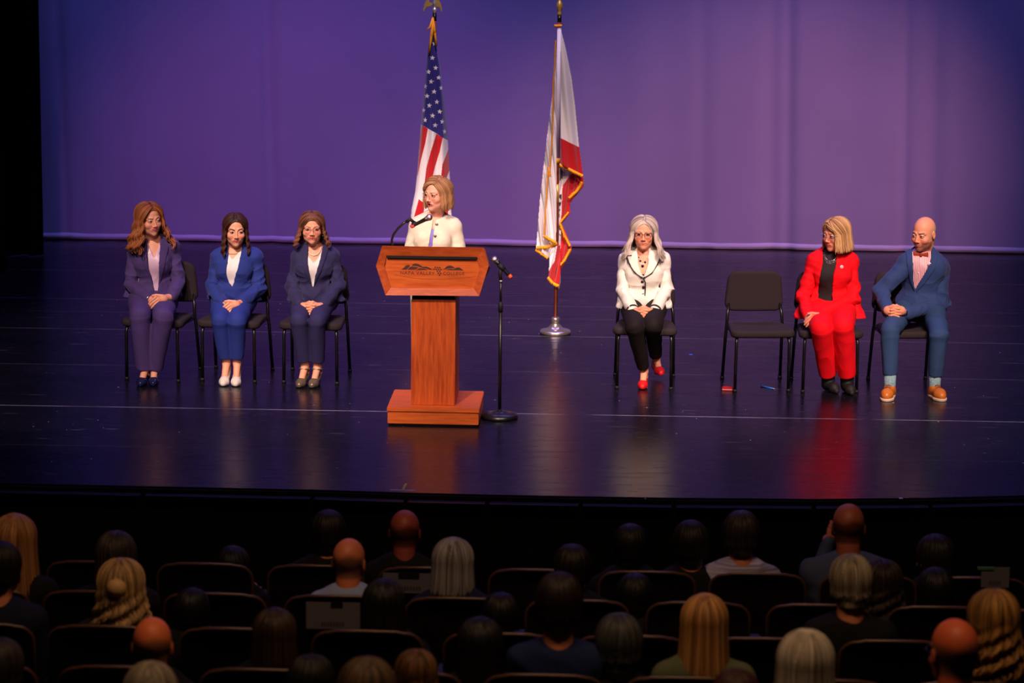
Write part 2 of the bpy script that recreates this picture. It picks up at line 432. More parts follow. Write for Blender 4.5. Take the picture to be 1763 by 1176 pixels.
for i in range(len(edge)-1):
    a, b_ = 4*i, 4*i+4; F += [(a, a+1, b_+1, b_), (a+1, a+2, b_+2, b_+1), (a+3, a, b_, b_+3)]
props(mk('wall_stage_front', V, F, black, smooth=False), kind='structure')

# backdrop, a slightly rippled pale cloth
clothm = mat('backdrop_cloth', (196, 190, 205), 0.9, 0.1, nscale=1.2, nmix=0.05, bump=0.1, bscale=400)
XL, XR = -5.6, 5.8; nx = 560; nz = 40; xs = np.linspace(XL, XR, nx); zs = np.linspace(0.045, 8.0, nz)
def ripple(x, z):
    f = 0.6*0.010*np.sin(x*3.1+0.6*np.sin(x*1.3))+0.006*np.sin(x*9.0+1.2*np.sin(x*2.1)+z*.2)
    for cx, wd, am in ((P(468, 300, YB).x, .07, .055), (P(205, 200, YB).x, .16, .03), (P(110, 200, YB).x, .05, .03), (P(1335, 200, YB).x, .1, .045), (P(1360, 300, YB).x, .06, .04), (P(1610, 300, YB).x, .09, .045), (P(800, 200, YB).x, .3, .03), (P(1210, 400, YB).x, .08, .02), (P(1560, 300, YB).x, .05, .03)):
        f = f+.8*am*np.exp(-((x-cx+0.02*z)/wd)**2)*np.clip(1.2-0.12*z, .2, 1)
    return f
X, Z = np.meshgrid(xs, zs, indexing='ij'); Yb = YB+ripple(X, Z); VV = np.stack([X, Yb, Z], -1).reshape(-1, 3)
i = np.arange(nx-1)[:, None]*nz; j = np.arange(nz-1)[None, :]
FF = np.stack([i+j, i+nz+j, i+nz+j+1, i+j+1], -1).reshape(-1, 4)
bd = empty('backdrop', (0, YB, 0), label='wide pale backdrop cloth across the back of the stage, lit blue and violet', cat='backdrop')
mk('cloth', VV, FF, clothm, bd)
hem = []; 
for k in range(9):      # hem pocket bulging to the front, with a pipe in it
    a = math.pi*k/8; hem.append((-0.016*math.sin(a), 0.062-0.056*k/8))
nh = 560; rs = np.random.RandomState(3); irr = np.interp(xs, np.linspace(XL, XR, 90), rs.rand(90))
HV = np.array([[(x, YB-.004+ripple(x, 0)+dy*(0.5+0.8*irr[q])-.006, z+(.008*(irr[q]-.4) if z > .03 else 0)) for dy, z in hem] for q, x in enumerate(xs)]).reshape(-1, 3)
i = np.arange(nh-1)[:, None]*9; j = np.arange(8)[None, :]
mk('hem', HV, np.stack([i+j, i+9+j, i+9+j+1, i+j+1], -1).reshape(-1, 4), mat('hem_canvas', (244, 242, 250), 0.85, 0.1), bd)

# black side curtains at the left
velvet = mat('black_velvet', (5, 5, 7), 0.95, 0.1)
def leg_curtain(x0, x1, y, label, seed):
    n = int((x1-x0)/0.012); xs_ = np.linspace(x0, x1, n); rs_ = np.random.RandomState(seed)
    yy = y+0.05*np.sin((xs_-x1)*24+1.5*np.sin(xs_*5+seed))+0.02*np.sin(xs_*61)
    V = []; F = []
    for q in range(n): V += [(xs_[q], yy[q], 0.01), (xs_[q], yy[q]*1.0, 8.0), (xs_[q], yy[q]+.012, 8.0), (xs_[q], yy[q]+.012, .01)]
    for q in range(n-1):
        a = 4*q
        for k in range(4): F.append((a+k, a+(k+1) % 4, a+4+(k+1) % 4, a+4+k))
    props(mk('side_curtain', V, F, velvet, loc=(x1, y, 0)), label=label, cat='curtain')
g = G(74, 441); leg_curtain(g.x-1.7, g.x, g.y, 'black side curtain beside the left end of the backdrop', 1)
g = G(8, 470); leg_curtain(g.x-1.2, g.x, g.y, 'black side curtain at the left edge, in front of the other curtain', 2)

# ------------------------------------------------------------------ lectern
wv = wood('lectern_wood_upright', (206, 90, 26), (160, 58, 10), (9, 9, .7), rough=.5); wh = wood('lectern_wood_level', (214, 102, 34), (180, 74, 18), (.7, 9, 9), rough=.5); wf = wood('lectern_frame_wood', (200, 90, 34), (164, 64, 18), (1.2, 9, 6), rough=.6)
ink = mat('dark_logo_ink', (72, 34, 30), 0.7); bk = mat('black_laminate', (14, 12, 13), 0.5)
g = G(667, 732.5); g2 = G(826, 735.5); YL = (g.y+g2.y)/2; cx = (g.x+g2.x)/2; W = (g2.x-g.x)
LR = math.radians(-0.8); lec = empty('lectern', (cx, YL+.3, 0), LR, label='wooden lectern with a wide angled head and college logo', cat='lectern')
def lx(px, py=450, Y=None): return P(px, py, Y or YL).x-cx
def lz(px, py, Y): return P(px, py, Y).z
zb = .125; dz = .3
mb = MB(); mb.box((-W/2+.005, -dz, 0.012), (W/2-.005, dz, zb-.03)); o = mb.make('plinth', wh, lec, bevel=.004, local=True)
mb = MB(); mb.box((-W/2, -dz-.006, zb-.028), (W/2, dz, zb)); mb.make('plinth_top', wh, lec, bevel=.004, local=True)
mb = MB(); mb.box((-W/2+.02, -dz+.02, 0), (W/2-.02, dz-.02, .012)); mb.make('rubber_base', bk, lec, local=True)
YC = G(745, 698, zb).y; c0, c1 = lx(708.5, 600, YC), lx(784.5, 600, YC); yc = YC-YL-.3
YH = YL+.04; yh = -.26
ztop = lz(745, 424.5, YH); zbot = lz(745, 509, YH)
mb = MB(); mb.box((c0, yc, zb), (c1, yc+.42, zbot-.04)); mb.make('column', wv, lec, bevel=.003, local=True)
mb = MB(); mb.box((c0+.004, yc+.004, zbot-.04), (c1-.004, yc+.416, zbot+.02)); mb.make('column_collar', bk, lec, local=True)
def hp(pts): return [(P(x, y, YH).x-cx, P(x, y, YH).z) for x, y in pts]
outer = hp(((658.6, 423.5), (834, 426), (842.5, 457), (826, 509.5), (664.5, 508.5), (648, 458)))
inner = hp(((665.5, 441), (822.5, 444), (827, 461.5), (816.5, 498), (673, 496.6), (662, 459)))
mb = MB(); n = 6
Vv = [(x, yh, z) for x, z in outer]+[(x, yh+.022, z) for x, z in inner]+[(x, yh+.05, z) for x, z in inner]
mb.add(Vv, [(i, (i+1) % 6, 6+(i+1) % 6, 6+i) for i in range(6)]+[(6+i, 6+(i+1) % 6, 12+(i+1) % 6, 12+i) for i in range(6)])
mb.make('head_frame', wf, lec, local=True)
# carcass behind the frame: sides slope down to the reader
mb = MB(); back = [(x*.97, z-(.09 if z > 1.0 else 0)) for x, z in outer]
mb.add([(x, yh, z) for x, z in outer]+[(x, yh+.44, z) for x, z in back], [(i, (i+1) % 6, 6+(i+1) % 6, 6+i) for i in range(6)]+[(11, 10, 9, 8, 7, 6)])
mb.make('head_case', wh, lec, local=True)
mb = MB(); mb.prism([(x*1.01, z) for x, z in inner], yh+.035, yh+.05); mb.make('front_panel', wh, lec, local=True)
mb = MB(); mb.box((inner[0][0]+.003, yh+.018, inner[0][1]-.017), (inner[1][0]-.003, yh+.04, inner[1][1]-.001+.004)); mb.make('painted_shadow_strip', bk, lec, local=True)  # black strip standing in for the shadow line below the top bar
# logo: hills, grapes and letters as thin inlays
ly = yh+.0345
def L2(x, y):    # logo crop coordinates (1763 px wide over 140 px)
    px, py = 680+x*140/1763, 445+y*40/504
    q = P(px, py, YH+.035); return (q.x-cx, q.z)
mb = MB()
def shp(pts): mb.prism([L2(*p) for p in pts], ly-.0015, ly+.001)
shp([(155, 240), (205, 200), (240, 160), (290, 142), (335, 148), (330, 165), (290, 205), (265, 240)])
shp([(285, 242), (330, 190), (370, 172), (440, 185), (520, 195), (440, 242)])
shp([(372, 155), (405, 122), (450, 110), (510, 118), (560, 150), (610, 180), (690, 178), (740, 195), (825, 245), (760, 240), (690, 212), (590, 195), (480, 165)])
shp([(460, 246), (540, 212), (640, 215), (720, 246)])
shp([(1040, 248), (1090, 215), (1125, 175), (1170, 155), (1220, 155), (1270, 175), (1315, 208), (1200, 212), (1130, 218)])
shp([(1100, 250), (1180, 228), (1290, 228), (1360, 192), (1410, 195), (1500, 255)])
for x, y in ((885, 190), (932, 194), (980, 196), (858, 236), (907, 238), (956, 238), (1005, 240), (930, 276), (982, 278), (952, 318), (1002, 320), (975, 360)):
    shp([(x+17*math.cos(a*.785), y+17*math.sin(a*.785)) for a in range(8)])
logo = mb.make('logo', ink, lec, local=True)
def text(body, size, parent, loc, rx, m, width=None, ext=.0008, name='lettering'):
    cu = D.curves.new(name, 'FONT'); cu.body = body; cu.size = size; cu.extrude = ext; cu.align_x = 'LEFT'; cu.space_character = 1.12
    t = D.objects.new('tmp', cu); COL.objects.link(t); bpy.context.view_layer.update()
    me = D.meshes.new_from_object(t.evaluated_get(bpy.context.evaluated_depsgraph_get())); D.objects.remove(t)
    co = np.array([v.co[:] for v in me.vertices]); s = 1.0
    if width: s = width/(co[:, 0].max()-co[:, 0].min())
    for v in me.vertices: v.co.x = (v.co.x-co[:, 0].min())*s
    o = D.objects.new(name, me); COL.objects.link(o); me.materials.clear(); me.materials.append(m); o.parent = parent; o.location = loc; o.rotation_euler = (rx, 0, 0); return o
for s_, xa, xb, yb_ in (('NAPA VALLEY', 125, 868, 342), ('COLLEGE', 1055, 1515, 352)):
    a = L2(xa, yb_); b_ = L2(xb, yb_); ht = L2(xa, yb_-66)[1]-a[1]
    text(s_, ht/0.70, lec, (a[0], ly, a[1]), math.pi/2, ink, width=b_[0]-a[0])
mb = MB()   # fine curved scribe line under the logo
pts = [L2(x, y) for x, y in ((0, 360), (200, 395), (450, 435), (800, 455), (1100, 452), (1400, 430), (1763, 395))]
mb.tube([(x, ly, z) for x, z in pts], .0007, 4); mb.make('scribe_line', ink, lec, local=True)

# ------------------------------------------------------------------ microphones
blk = mat('black_metal', (16, 15, 17), 0.35, 0.6); chrome = mat('steel_mesh', (190, 190, 200), 0.32, metal=1.0, bump=.5, bscale=900); rubber = mat('black_rubber', (14, 13, 14), .7)
pinkm = mat('pink_ring', (225, 70, 90), .6); orangem = mat('orange_ring', (225, 90, 25), .6)
def mic(a, b_, label, ringm):
    """handheld microphone from tail a to head centre b_"""
    a = Vector(a); b_ = Vector(b_); d = (b_-a).normalized(); L = (b_-a).length
    r = empty('microphone', a, label=label, cat='microphone')
    def along(prof, n=16):
        V, F = lathe(prof, (0, 0, 0), n); R = np.array(d.to_track_quat('Z', 'Y').to_matrix()); return V@R.T+np.array(a), F
    V, F = along([(.0005, 0), (.011, .001), (.0125, .02), (.0125, L*.45), (.013, L*.5), (.0145, L*.78), (.018, L*.86), (.0005, L*.861)]); mk('handle', V, F, blk, r)
    V, F = along([(.0145, .006), (.0150, .008), (.0150, .026), (.0138, .028)]); mk('ring', V, F, ringm, r)
    V, F = along([(.0005, L*.855), (.019, L*.86), (.0195, L*.885), (.0005, L*.886)]); mk('collar', V, F, mat('grey_metal', (150, 150, 158), .3, metal=1.0), r)
    V, F = along([(.002, L*.885)]+[(.0225*math.sin(t)+.001, L+.0225*-math.cos(t)) for t in np.linspace(.55, 3.1, 12)]); mk('grille', V, F, chrome, r)
    return r
YM = YL+.52
mic(P(707, 390.5, YM), P(739, 374.5, YM-.02), 'black handheld microphone with pink ring, clipped above the lectern', pinkm)
gn = empty('gooseneck_mount', P(675, 424, YM), label='black gooseneck arm on lectern holding a microphone clip', cat='microphone arm')
pts = [P(x, y, YM) for x, y in ((675, 430), (674.8, 420), (674.8, 412), (677.6, 404), (685, 393.6), (694, 385), (701, 380.5))]
V, F = tube(pts, .0085, 10); mk('neck', V, F, blk, gn)
V, F = tube([P(675, 432, YM), P(675, 427, YM)], [.02, .016], 16); mk('flange', V, F, blk, gn)
V, F = join([tube([P(700, 382, YM), P(706, 377.5, YM), P(713, 383, YM)], [.013, .014, .010], 10), tube([P(710, 388, YM), P(717, 384, YM)], .017, 12)]); mk('clip', V, F, rubber, gn)
g = G(860, 719.5); st = empty('microphone_stand', g, label='black straight microphone stand with round base beside lectern', cat='microphone stand')
V, F = lathe([(.0005, .0), (.125, .0), (.128, .012), (.118, .03), (.07, .042), (.02, .048), (.018, .06), (.0005, .061)], g, 40); mk('base', V, F, blk, st)
zt = P(860, 482, g.y).z; zj = P(860, 527, g.y).z; gx, gy = g.x, g.y
V, F = tube([(gx, gy, .05), (gx, gy, zj-.02)], .0115, 12); mk('lower_tube', V, F, blk, st)
V, F = lathe([(.0005, zj-.04), (.0155, zj-.04), (.0165, zj+.0), (.013, zj+.03), (.0005, zj+.031)], (gx, gy, 0), 16); mk('clutch', V, F, rubber, st)
V, F = tube([(gx, gy, zj), (gx, gy, zt)], .008, 12); mk('upper_tube', V, F, blk, st)
V, F = lathe([(.0005, zt-.02), (.011, zt-.02), (.012, zt+.0), (.0005, zt+.001)], (gx, gy, 0), 12); mk('collar', V, F, chrome, st)
a = P(881, 479, gy-.01); b_ = P(851.5, 446.5, gy+.0)
V, F = join([tube([(gx, gy, zt), P(861, 471, gy), P(863, 463, gy)], [.012, .013, .011], 10), tube([P(859, 455, gy), P(868, 465, gy)], .019, 12)]); mk('clip', V, F, rubber, st)
mic(a, b_, 'black handheld microphone with orange ring, on the floor stand', orangem)

# ------------------------------------------------------------------ flags
gold = mat('polished_brass', (226, 186, 104), .36, metal=.55); silver = mat('polished_nickel', (225, 218, 222), .3, metal=.6)
polewood = wood('flagpole_wood', (160, 72, 26), (120, 46, 16), (4, 4, .6), rough=.3); fringem = mat('gold_fringe', (252, 166, 10), .7, nscale=300, nmix=.3)
flagcloth = mat('flag_cloth', (255, 255, 255), .55, .3, vc=True, sheen=.3, bump=.06, bscale=500)
def inpoly(pts, x, y):
    ins = np.zeros(np.shape(x), bool); n = len(pts)
    for i in range(n):
        (x0, y0), (x1, y1) = pts[i], pts[(i+1) % n]
        c = (y0 <= y) != (y1 <= y); ins ^= c & (x < x0+(y-y0)/(y1-y0 if y1 != y0 else 1e-9)*(x1-x0))
    return ins
def sheet(name, poly, Y, dep, colf, parent, step=0.9, thick=.003, m=None):
    """a hanging cloth panel whose front outline is poly; dep gives how far each spot folds towards us"""
    xs_ = [p[0] for p in poly]; ys_ = [p[1] for p in poly]
    gx_ = np.arange(min(xs_)-step, max(xs_)+2*step, step); gy_ = np.arange(min(ys_)-step, max(ys_)+2*step, step)
    CX, CY = np.meshgrid((gx_[:-1]+gx_[1:])/2, (gy_[:-1]+gy_[1:])/2, indexing='ij'); ok = inpoly(poly, CX, CY)
    X_, Y_ = np.meshgrid(gx_, gy_, indexing='ij'); q = dep(X_, Y_)
    dr = np.stack([(X_-881.5)/FPX, (588-Y_)/FPX, -np.ones_like(X_)], -1)@np.array(CR).T
    W_ = np.array(CAMP)+dr*((Y-q)/dr[..., 1])[..., None]
    ny_ = len(gy_); I, J = np.nonzero(ok); a = I*ny_+J; F_ = np.stack([a, a+1, a+ny_+1, a+ny_], 1)
    used = np.unique(F_); re = np.full(X_.size, -1); re[used] = np.arange(len(used))
    c_ = colf(X_.ravel()[used], Y_.ravel()[used])
    o = mk(name, W_.reshape(-1, 3)[used], re[F_], m or flagcloth, parent, col=c_)
    s = o.modifiers.new('s', 'SOLIDIFY'); s.thickness = thick; s.offset = 0; return o
def flag_stand(base, py_top, label, wooden=True):
    r = empty('flag', base, label=label, cat='flag'); x, y, _ = base
    V, F = lathe([(.0005, 0), (.122, 0), (.124, .018), (.115, .03), (.075, .036), (.055, .05), (.035, .075), (.030, .085), (.033, .09), (.033, .125), (.028, .13), (.0005, .131)], base, 48)
    mk('stand_base', V, F, mat('plated_stand', (214, 200, 190), .22, metal=.9), r); zt = P(0, py_top, y).z; zt = P(base_px[0], py_top, y).z
    return r, zt
# --- state flag
YF = G(956, 572).y; base_px = (956, 574); base = G(956, 574); fl2, zt2 = flag_stand(base, 40, 'white and red state flag with gold fringe on a wooden pole')
def poleline(px0, py0, px1, py1, r, Y): return tube([P(px0, py0, Y), P(px1, py1, Y)], r, 12)
xt = base.x
ztop_pole = P(962, 38, base.y).z
def pole(zlo, zhi, r): return tube([(xt+(0.0)*(z), base.y, z) for z in (zlo, zhi)], r, 14)
V, F = pole(.10, ztop_pole, .0145); mk('pole', V, F, polewood, fl2)
V, F = pole(P(957, 348, base.y).z, P(957, 317, base.y).z, .0165); mk('ferrule', V, F, gold, fl2)
V, F = lathe([(.0005, 0), (.016, 0), (.017, .05), (.0005, .051)], (xt, base.y, ztop_pole), 14); mk('pole_cap', V, F, blk, fl2)
zf = ztop_pole+.05
V, F = lathe([(.0005, 0), (.017, .0), (.018, .02), (.012, .03), (.02, .045), (.027, .07), (.022, .1), (.012, .115), (.010, .13), (.016, .16), (.010, .21), (.001, .27)], (xt, base.y, zf), 16); mk('finial', V, F, gold, fl2)
def c5(p): return (900+p[0]*.2808, p[1]*.2808)
def c6(p): return (900+p[0]*.2808, 270+p[1]*.2808)
WH = lin((238, 226, 232)); RD = lin((196, 14, 28)); BLU = lin((40, 34, 124)); BKC = (0.02, 0.02, 0.02); OR = lin((238, 150, 14))
def colour(n, c): return np.tile(np.array(c), (n, 1))
Y2 = base.y-.03
# left panel (back layer) - white with fringe line
def wave(ax, ph, amp, sl=0.0): return lambda x, y: amp*np.sin((x+sl*y)*ax+ph)+.3*amp*np.sin((x+sl*y)*ax*2.3+ph*2)
leftp = [c5(p) for p in ((200, 250), (187, 545), (150, 830), (110, 1176))]+[c6(p) for p in ((82, 560), (160, 620), (205, 540))]+[c5(p) for p in ((205, 1176), (206, 300))]
sheet('left_panel', leftp, Y2+.02, wave(.45, 0, .02, -.12), lambda x, y: colour(len(x), WH), fl2)
lowp = [c6(p) for p in ((165, 560), (160, 740), (222, 812), (232, 760), (232, 540))]
redlow = [c6(p) for p in ((157, 705), (195, 640), (215, 520), (260, 520), (260, 830), (150, 830))]
def cl(x, y):
    c = colour(len(x), WH); c[inpoly(redlow, x, y)] = RD; return c
sheet('lower_panel', lowp, Y2+.0, wave(.5, 1, .018, .2), cl, fl2)
frontl = [c5(p) for p in ((206, 240), (195, 480), (186, 830), (165, 1100))]+[c6(p) for p in ((160, 60), (150, 230), (133, 480), (205, 522), (206, 10))]+[c5(p) for p in ((206, 900),)]
sheet('front_panel', frontl, Y2-.03, wave(.5, 2, .015, -.1), lambda x, y: colour(len(x), WH), fl2)
# right upper panel: white then red
rp = [c5(p) for p in ((236, 190), (262, 290), (300, 480), (320, 640), (345, 900), (372, 1095))]+[c6(p) for p in ((372, 128), (310, 95), (233, 42))]+[c5(p) for p in ((232, 960), (232, 400))]
def cr(x, y):
    c = colour(len(x), WH); a = c5((235, 848)); b = c5((348, 905)); ln = a[1]+(x-a[0])*(b[1]-a[1])/(b[0]-a[0]); c[y > ln] = RD; return c
sheet('right_panel', rp, Y2-.05, lambda x, y: .03*np.sin((x-960)*.12*(1+0*y))+.012*np.sin((x-.12*y)*.35), cr, fl2)
# under panel: white with the bear and letters, then red
up = [c6(p) for p in ((225, 40), (372, 130), (374, 180), (288, 285), (288, 350), (240, 408), (298, 545), (298, 580), (233, 692), (222, 760), (222, 300))]
def cu(x, y):
    c = colour(len(x), WH)
    red = [c6(p) for p in ((288, 110), (278, 130), (245, 180), (240, 300), (236, 420), (232, 560), (215, 640), (210, 800), (400, 800), (400, 60))]
    c[inpoly(red, x, y)] = RD
    for pl in (((225, 45), (248, 95), (242, 130), (226, 150)), ((246, 88), (262, 104), (252, 102)), ((222, 235), (238, 228), (240, 262), (232, 268), (231, 245), (226, 262)), ((222, 280), (236, 276), (234, 300), (222, 305)), ((222, 320), (229, 320), (228, 335), (222, 335)), ((222, 350), (228, 350), (228, 372), (222, 372)), ((218, 418), (232, 425), (230, 455), (222, 440)), ((224, 470), (232, 480), (231, 492), (226, 485))):
        c[inpoly([c6(p) for p in pl], x, y)] = BKC
    return c
sheet('under_panel', up, Y2+.03, wave(.4, .5, .018, .15), cu, fl2)
# sleeve around the pole
V, F = tube([(xt, base.y, ztop_pole-.02), (xt, base.y, P(960, 272, base.y).z)], [.017, .019], 16); V[:, 0] += 0; mk('sleeve', V, F, mat('sleeve_cloth', (238, 226, 232), .6, bump=.3, bscale=80), fl2)
V, F = tube([(xt, base.y, P(960, 272, base.y).z), (xt, base.y, P(960, 281, base.y).z)], [.0195, .0205], 16); mk('sleeve_end', V, F, fringem, fl2)
def fringe(line, Y, wpx, parent, side=1, name='fringe'):
    """strip of gold threads hanging along a line of pixels at depth Y"""
    pts = []; 
    for (a, b_) in zip(line[:-1], line[1:]):
        L = math.hypot(b_[0]-a[0], b_[1]-a[1]); n = max(2, int(L/.9))
        for q in range(n): pts.append((a[0]+(b_[0]-a[0])*q/n, a[1]+(b_[1]-a[1])*q/n, (b_[1]-a[1])/L, -(b_[0]-a[0])/L))
    parts = []
    for (x, y, nx_, ny_) in pts:
        l = wpx*random.uniform(.8, 1.1)*side; j = random.uniform(-.4, .4)
        parts.append(tube([P(x, y, Y), P(x+nx_*l*.5+j*.3, y+ny_*l*.5, Y-.006), P(x+nx_*l+j, y+ny_*l+.6, Y-.002)], [.0035, .0032, .002], 5))
    V, F = join(parts); return mk(name, V, F, fringem, parent)
fringe([c5((205, 250)), c5((200, 390)), c5((190, 510)), c5((188, 700)), c5((183, 850)), c5((165, 1080)), c6((160, 60)), c6((150, 230)), c6((134, 478))], Y2-.045, 2.2, fl2, -1)
fringe([c6((133, 478)), c6((205, 520))], Y2-.045, 5, fl2, -1)
fringe([c6((205, 520)), c6((150, 545)), c6((82, 548))], Y2+.0, 6, fl2, 1)
fringe([c6((84, 565)), c6((158, 618))], Y2+.01, 4, fl2, -1)
fringe([c5((232, 1003)), c6((300, 75)), c6((373, 112))], Y2-.065, 5.5, fl2, -1)
fringe([c6((373, 160)), c6((340, 215)), c6((289, 262))], Y2-.0, 6, fl2, -1)
fringe([c6((285, 345)), c6((235, 408)), c6((262, 480)), c6((296, 545))], Y2-.0, 4.5, fl2, -1)
fringe([c6((298, 570)), c6((262, 640)), c6((232, 672))], Y2-.0, 5, fl2, -1)
fringe([c6((160, 735)), c6((190, 770)), c6((224, 785))], Y2-.02, 5.5, fl2, -1)
fringe([(955, 42.5), (968, 42.5)], base.y-.02, 4.5, fl2, -1, 'top_tassel')
# --- national flag behind the lectern
base_px = (745, 575); base = G(745.5, 577); fl1, _ = flag_stand(base, 40, 'red, white and blue flag with stars, on a pole behind the woman at the lectern')
xt = base.x; ztop_pole = P(745, 29, base.y).z
V, F = pole(.10, ztop_pole, .0145); mk('pole', V, F, polewood, fl1)
V, F = pole(ztop_pole-.03, ztop_pole+.025, .0155); mk('pole_cap', V, F, blk, fl1)
V, F = lathe([(.0005, 0), (.013, 0), (.014, .012), (.02, .025), (.017, .04), (.010, .045), (.011, .065), (.016, .07), (.016, .09), (.012, .1), (.018, .12), (.02, .15), (.012, .18), (.014, .2), (.001, .22)], (xt, base.y, ztop_pole+.025), 16); ef = mk('finial', V, F, silver, fl1)
for sgn in (-1, 1):
    def wq(p): q = P(720+(490+sgn*(p[0]-490))*50/980, p[1]*50/980, base.y); return (q.x, q.z)
    wing = [(500, 95), (560, 105), (600, 60), (610, -40), (640, -60), (720, 40), (775, 150), (800, 270), (808, 410), (770, 380), (740, 290), (680, 240), (600, 230), (500, 190)]
    mb = MB(); mb.prism([wq(p) for p in wing], base.y-.008, base.y+.008); mb.make('eagle_wing', gold, fl1, bevel=.003)
def c4(p): return (690+p[0]*.2804, p[1]*.2804)
usp = [(746.5, 57), (757, 112), (765.7, 182), (771, 241), (774.7, 308), (777, 360), (780, 430), (781, 470), (755, 478), (735, 468), (715, 476), (700, 468), (704, 420), (708.5, 362), (715, 330), (718, 303), (725, 214.5), (736, 92), (741, 60)]
canl = [c4(p) for p in ((60, 730), (125, 765), (160, 785), (220, 820), (255, 845), (290, 862), (330, 885), (330, 0), (60, 0))]
reds = [[c4(p) for p in ((130, 768), (167, 790), (150, 880), (125, 980), (104, 1085), (101, 1060), (113, 890))],
        [c4(p) for p in ((218, 820), (257, 846), (240, 930), (208, 1030), (192, 1100), (185, 1180), (140, 1200), (148, 1110), (158, 1030), (185, 930))],
        [c4(p) for p in ((296, 905), (301, 1040), (275, 1105), (262, 1180), (235, 1180), (247, 1085), (255, 1010))],
        [(721, 343), (715.3, 364), (709, 390), (703, 470), (718, 476), (724, 420), (729, 380), (731, 350)],
        [(740, 340), (734, 400), (732, 470), (745, 474), (748, 400), (752, 345)], [(763, 340), (760, 400), (758, 476), (770, 474), (770, 400), (772, 350)]]
stars = [c4(p) for p in ((208, 268), (194, 355), (214, 417), (170, 441), (233, 477), (187, 501), (152, 530), (247, 540), (205, 563), (161, 590), (221, 626), (176, 648), (141, 677), (239, 685), (195, 710), (150, 737), (254, 747), (211, 769), (268, 808))]
starp = []
for (sx_, sy_) in stars:
    fx = 0.75 if sx_ > 758 or sx_ < 733 else 1.0
    starp.append([(sx_+fx*(4.7 if k % 2 == 0 else 1.9)*math.sin(k*math.pi/5+.1), sy_-(4.7 if k % 2 == 0 else 1.9)*math.cos(k*math.pi/5+.1)) for k in range(10)])
def cus(x, y):
    c = colour(len(x), WH); c[inpoly(canl, x, y)] = BLU
    for r in reds: c[inpoly(r, x, y)] = RD
    for s in starp: c[inpoly(s, x, y)] = WH
    return c
def edgex(y, left):
    ys_ = [57, 112, 182, 241, 308, 360, 430, 480]; R_ = [747, 757, 765.7, 771, 774.7, 777, 780, 782]
    yl = [57, 92, 214.5, 303, 330, 362, 420, 480]; L_ = [740, 736, 725, 718, 715, 708.5, 704, 699]
    return np.interp(y, yl, L_) if left else np.interp(y, ys_, R_)
def dus(x, y):
    l, r = edgex(y, 1), edgex(y, 0); u = np.clip((x-l)/(r-l)*2-1, -1, 1)
    return .11*np.clip((y-40)/200, .15, 1)*np.sqrt(1-u*u*.98)+.012*np.sin(u*9+y*.01)*np.clip((y-60)/150, 0, 1)
sheet('cloth', usp, base.y+.0, dus, cus, fl1, step=.55)
sheet('cloth_back', [(x+(1.2 if x < 745 else -1.2), y) for x, y in usp], base.y+.02, lambda x, y: -dus(x, y)*.6, cus, fl1, step=1)
fringe([(743.5, 30), (746, 45)], base.y-.02, 3, fl1, 1, 'cord')
parts = []
for (x0, x1, y1) in ((744, 738.5, 92), (744.5, 742, 70), (745.5, 751, 80), (744.5, 735, 52), (746, 748, 60)):
    for q in range(7): parts.append(tube([P(744.5+q*.25, 31, base.y-.03), P((x0+x1)/2+q*.3, (40+y1)/2, base.y-.05), P(x1+q*.45-1, y1+random.uniform(-3, 2), base.y-.05)], [.004, .0045, .0015], 5))
V, F = join(parts); mk('tassel', V, F, fringem, fl1)

# ------------------------------------------------------------------ chairs
seatm = mat('dark_grey_upholstery', (44, 34, 38), .85, .3, nscale=250, nmix=.18, bump=.25, bscale=600); framem = mat('black_tube_frame', (17, 15, 17), .32, .5)
def roundpad(w_, d_, h_, curve, name, c, m, parent, tap=0.0, rad=.02):
    f = Fld((-w_/2-.03, -d_/2-.05, -h_/2-.03), (w_/2+.03, d_/2+.05, h_/2+.03), .006)
    _, (x, y, z) = f.sub(f.lo, f.lo+f.n*f.h)
    yy = y-curve*(x/(w_/2))**2
    if h_ > d_:   # back pad: rounded in xz
        rx = .07; ww = w_/2-tap*(z/h_)
        q1 = np.abs(x)-ww+rx; q2 = np.abs(z)-h_/2+rx
        d2 = np.sqrt(np.maximum(q1, 0)**2+np.maximum(q2, 0)**2)+np.minimum(np.maximum(q1, q2), 0)-rx; t = np.abs(yy)-d_/2
    else:
        rx = .06; ww = w_/2-tap*(yy/d_)
        zz = z+.012*np.cos(x/(w_/2)*1.5)*np.cos(y/(d_/2)*1.5); q1 = np.abs(x)-ww+rx; q2 = np.abs(y)-d_/2+rx
        d2 = np.sqrt(np.maximum(q1, 0)**2+np.maximum(q2, 0)**2)+np.minimum(np.maximum(q1, q2), 0)-rx; t = np.abs(zz)-h_/2+.01*np.maximum(0, y/(d_/2))
    a, b_ = d2+rad, t+rad
    f.A = (np.sqrt(np.maximum(a, 0)**2+np.maximum(b_, 0)**2)+np.minimum(np.maximum(a, b_), 0)-rad).astype(np.float32)
    V, F = f.mesh(1); return mk(name, V+np.array(c), F, m, parent, local=True)
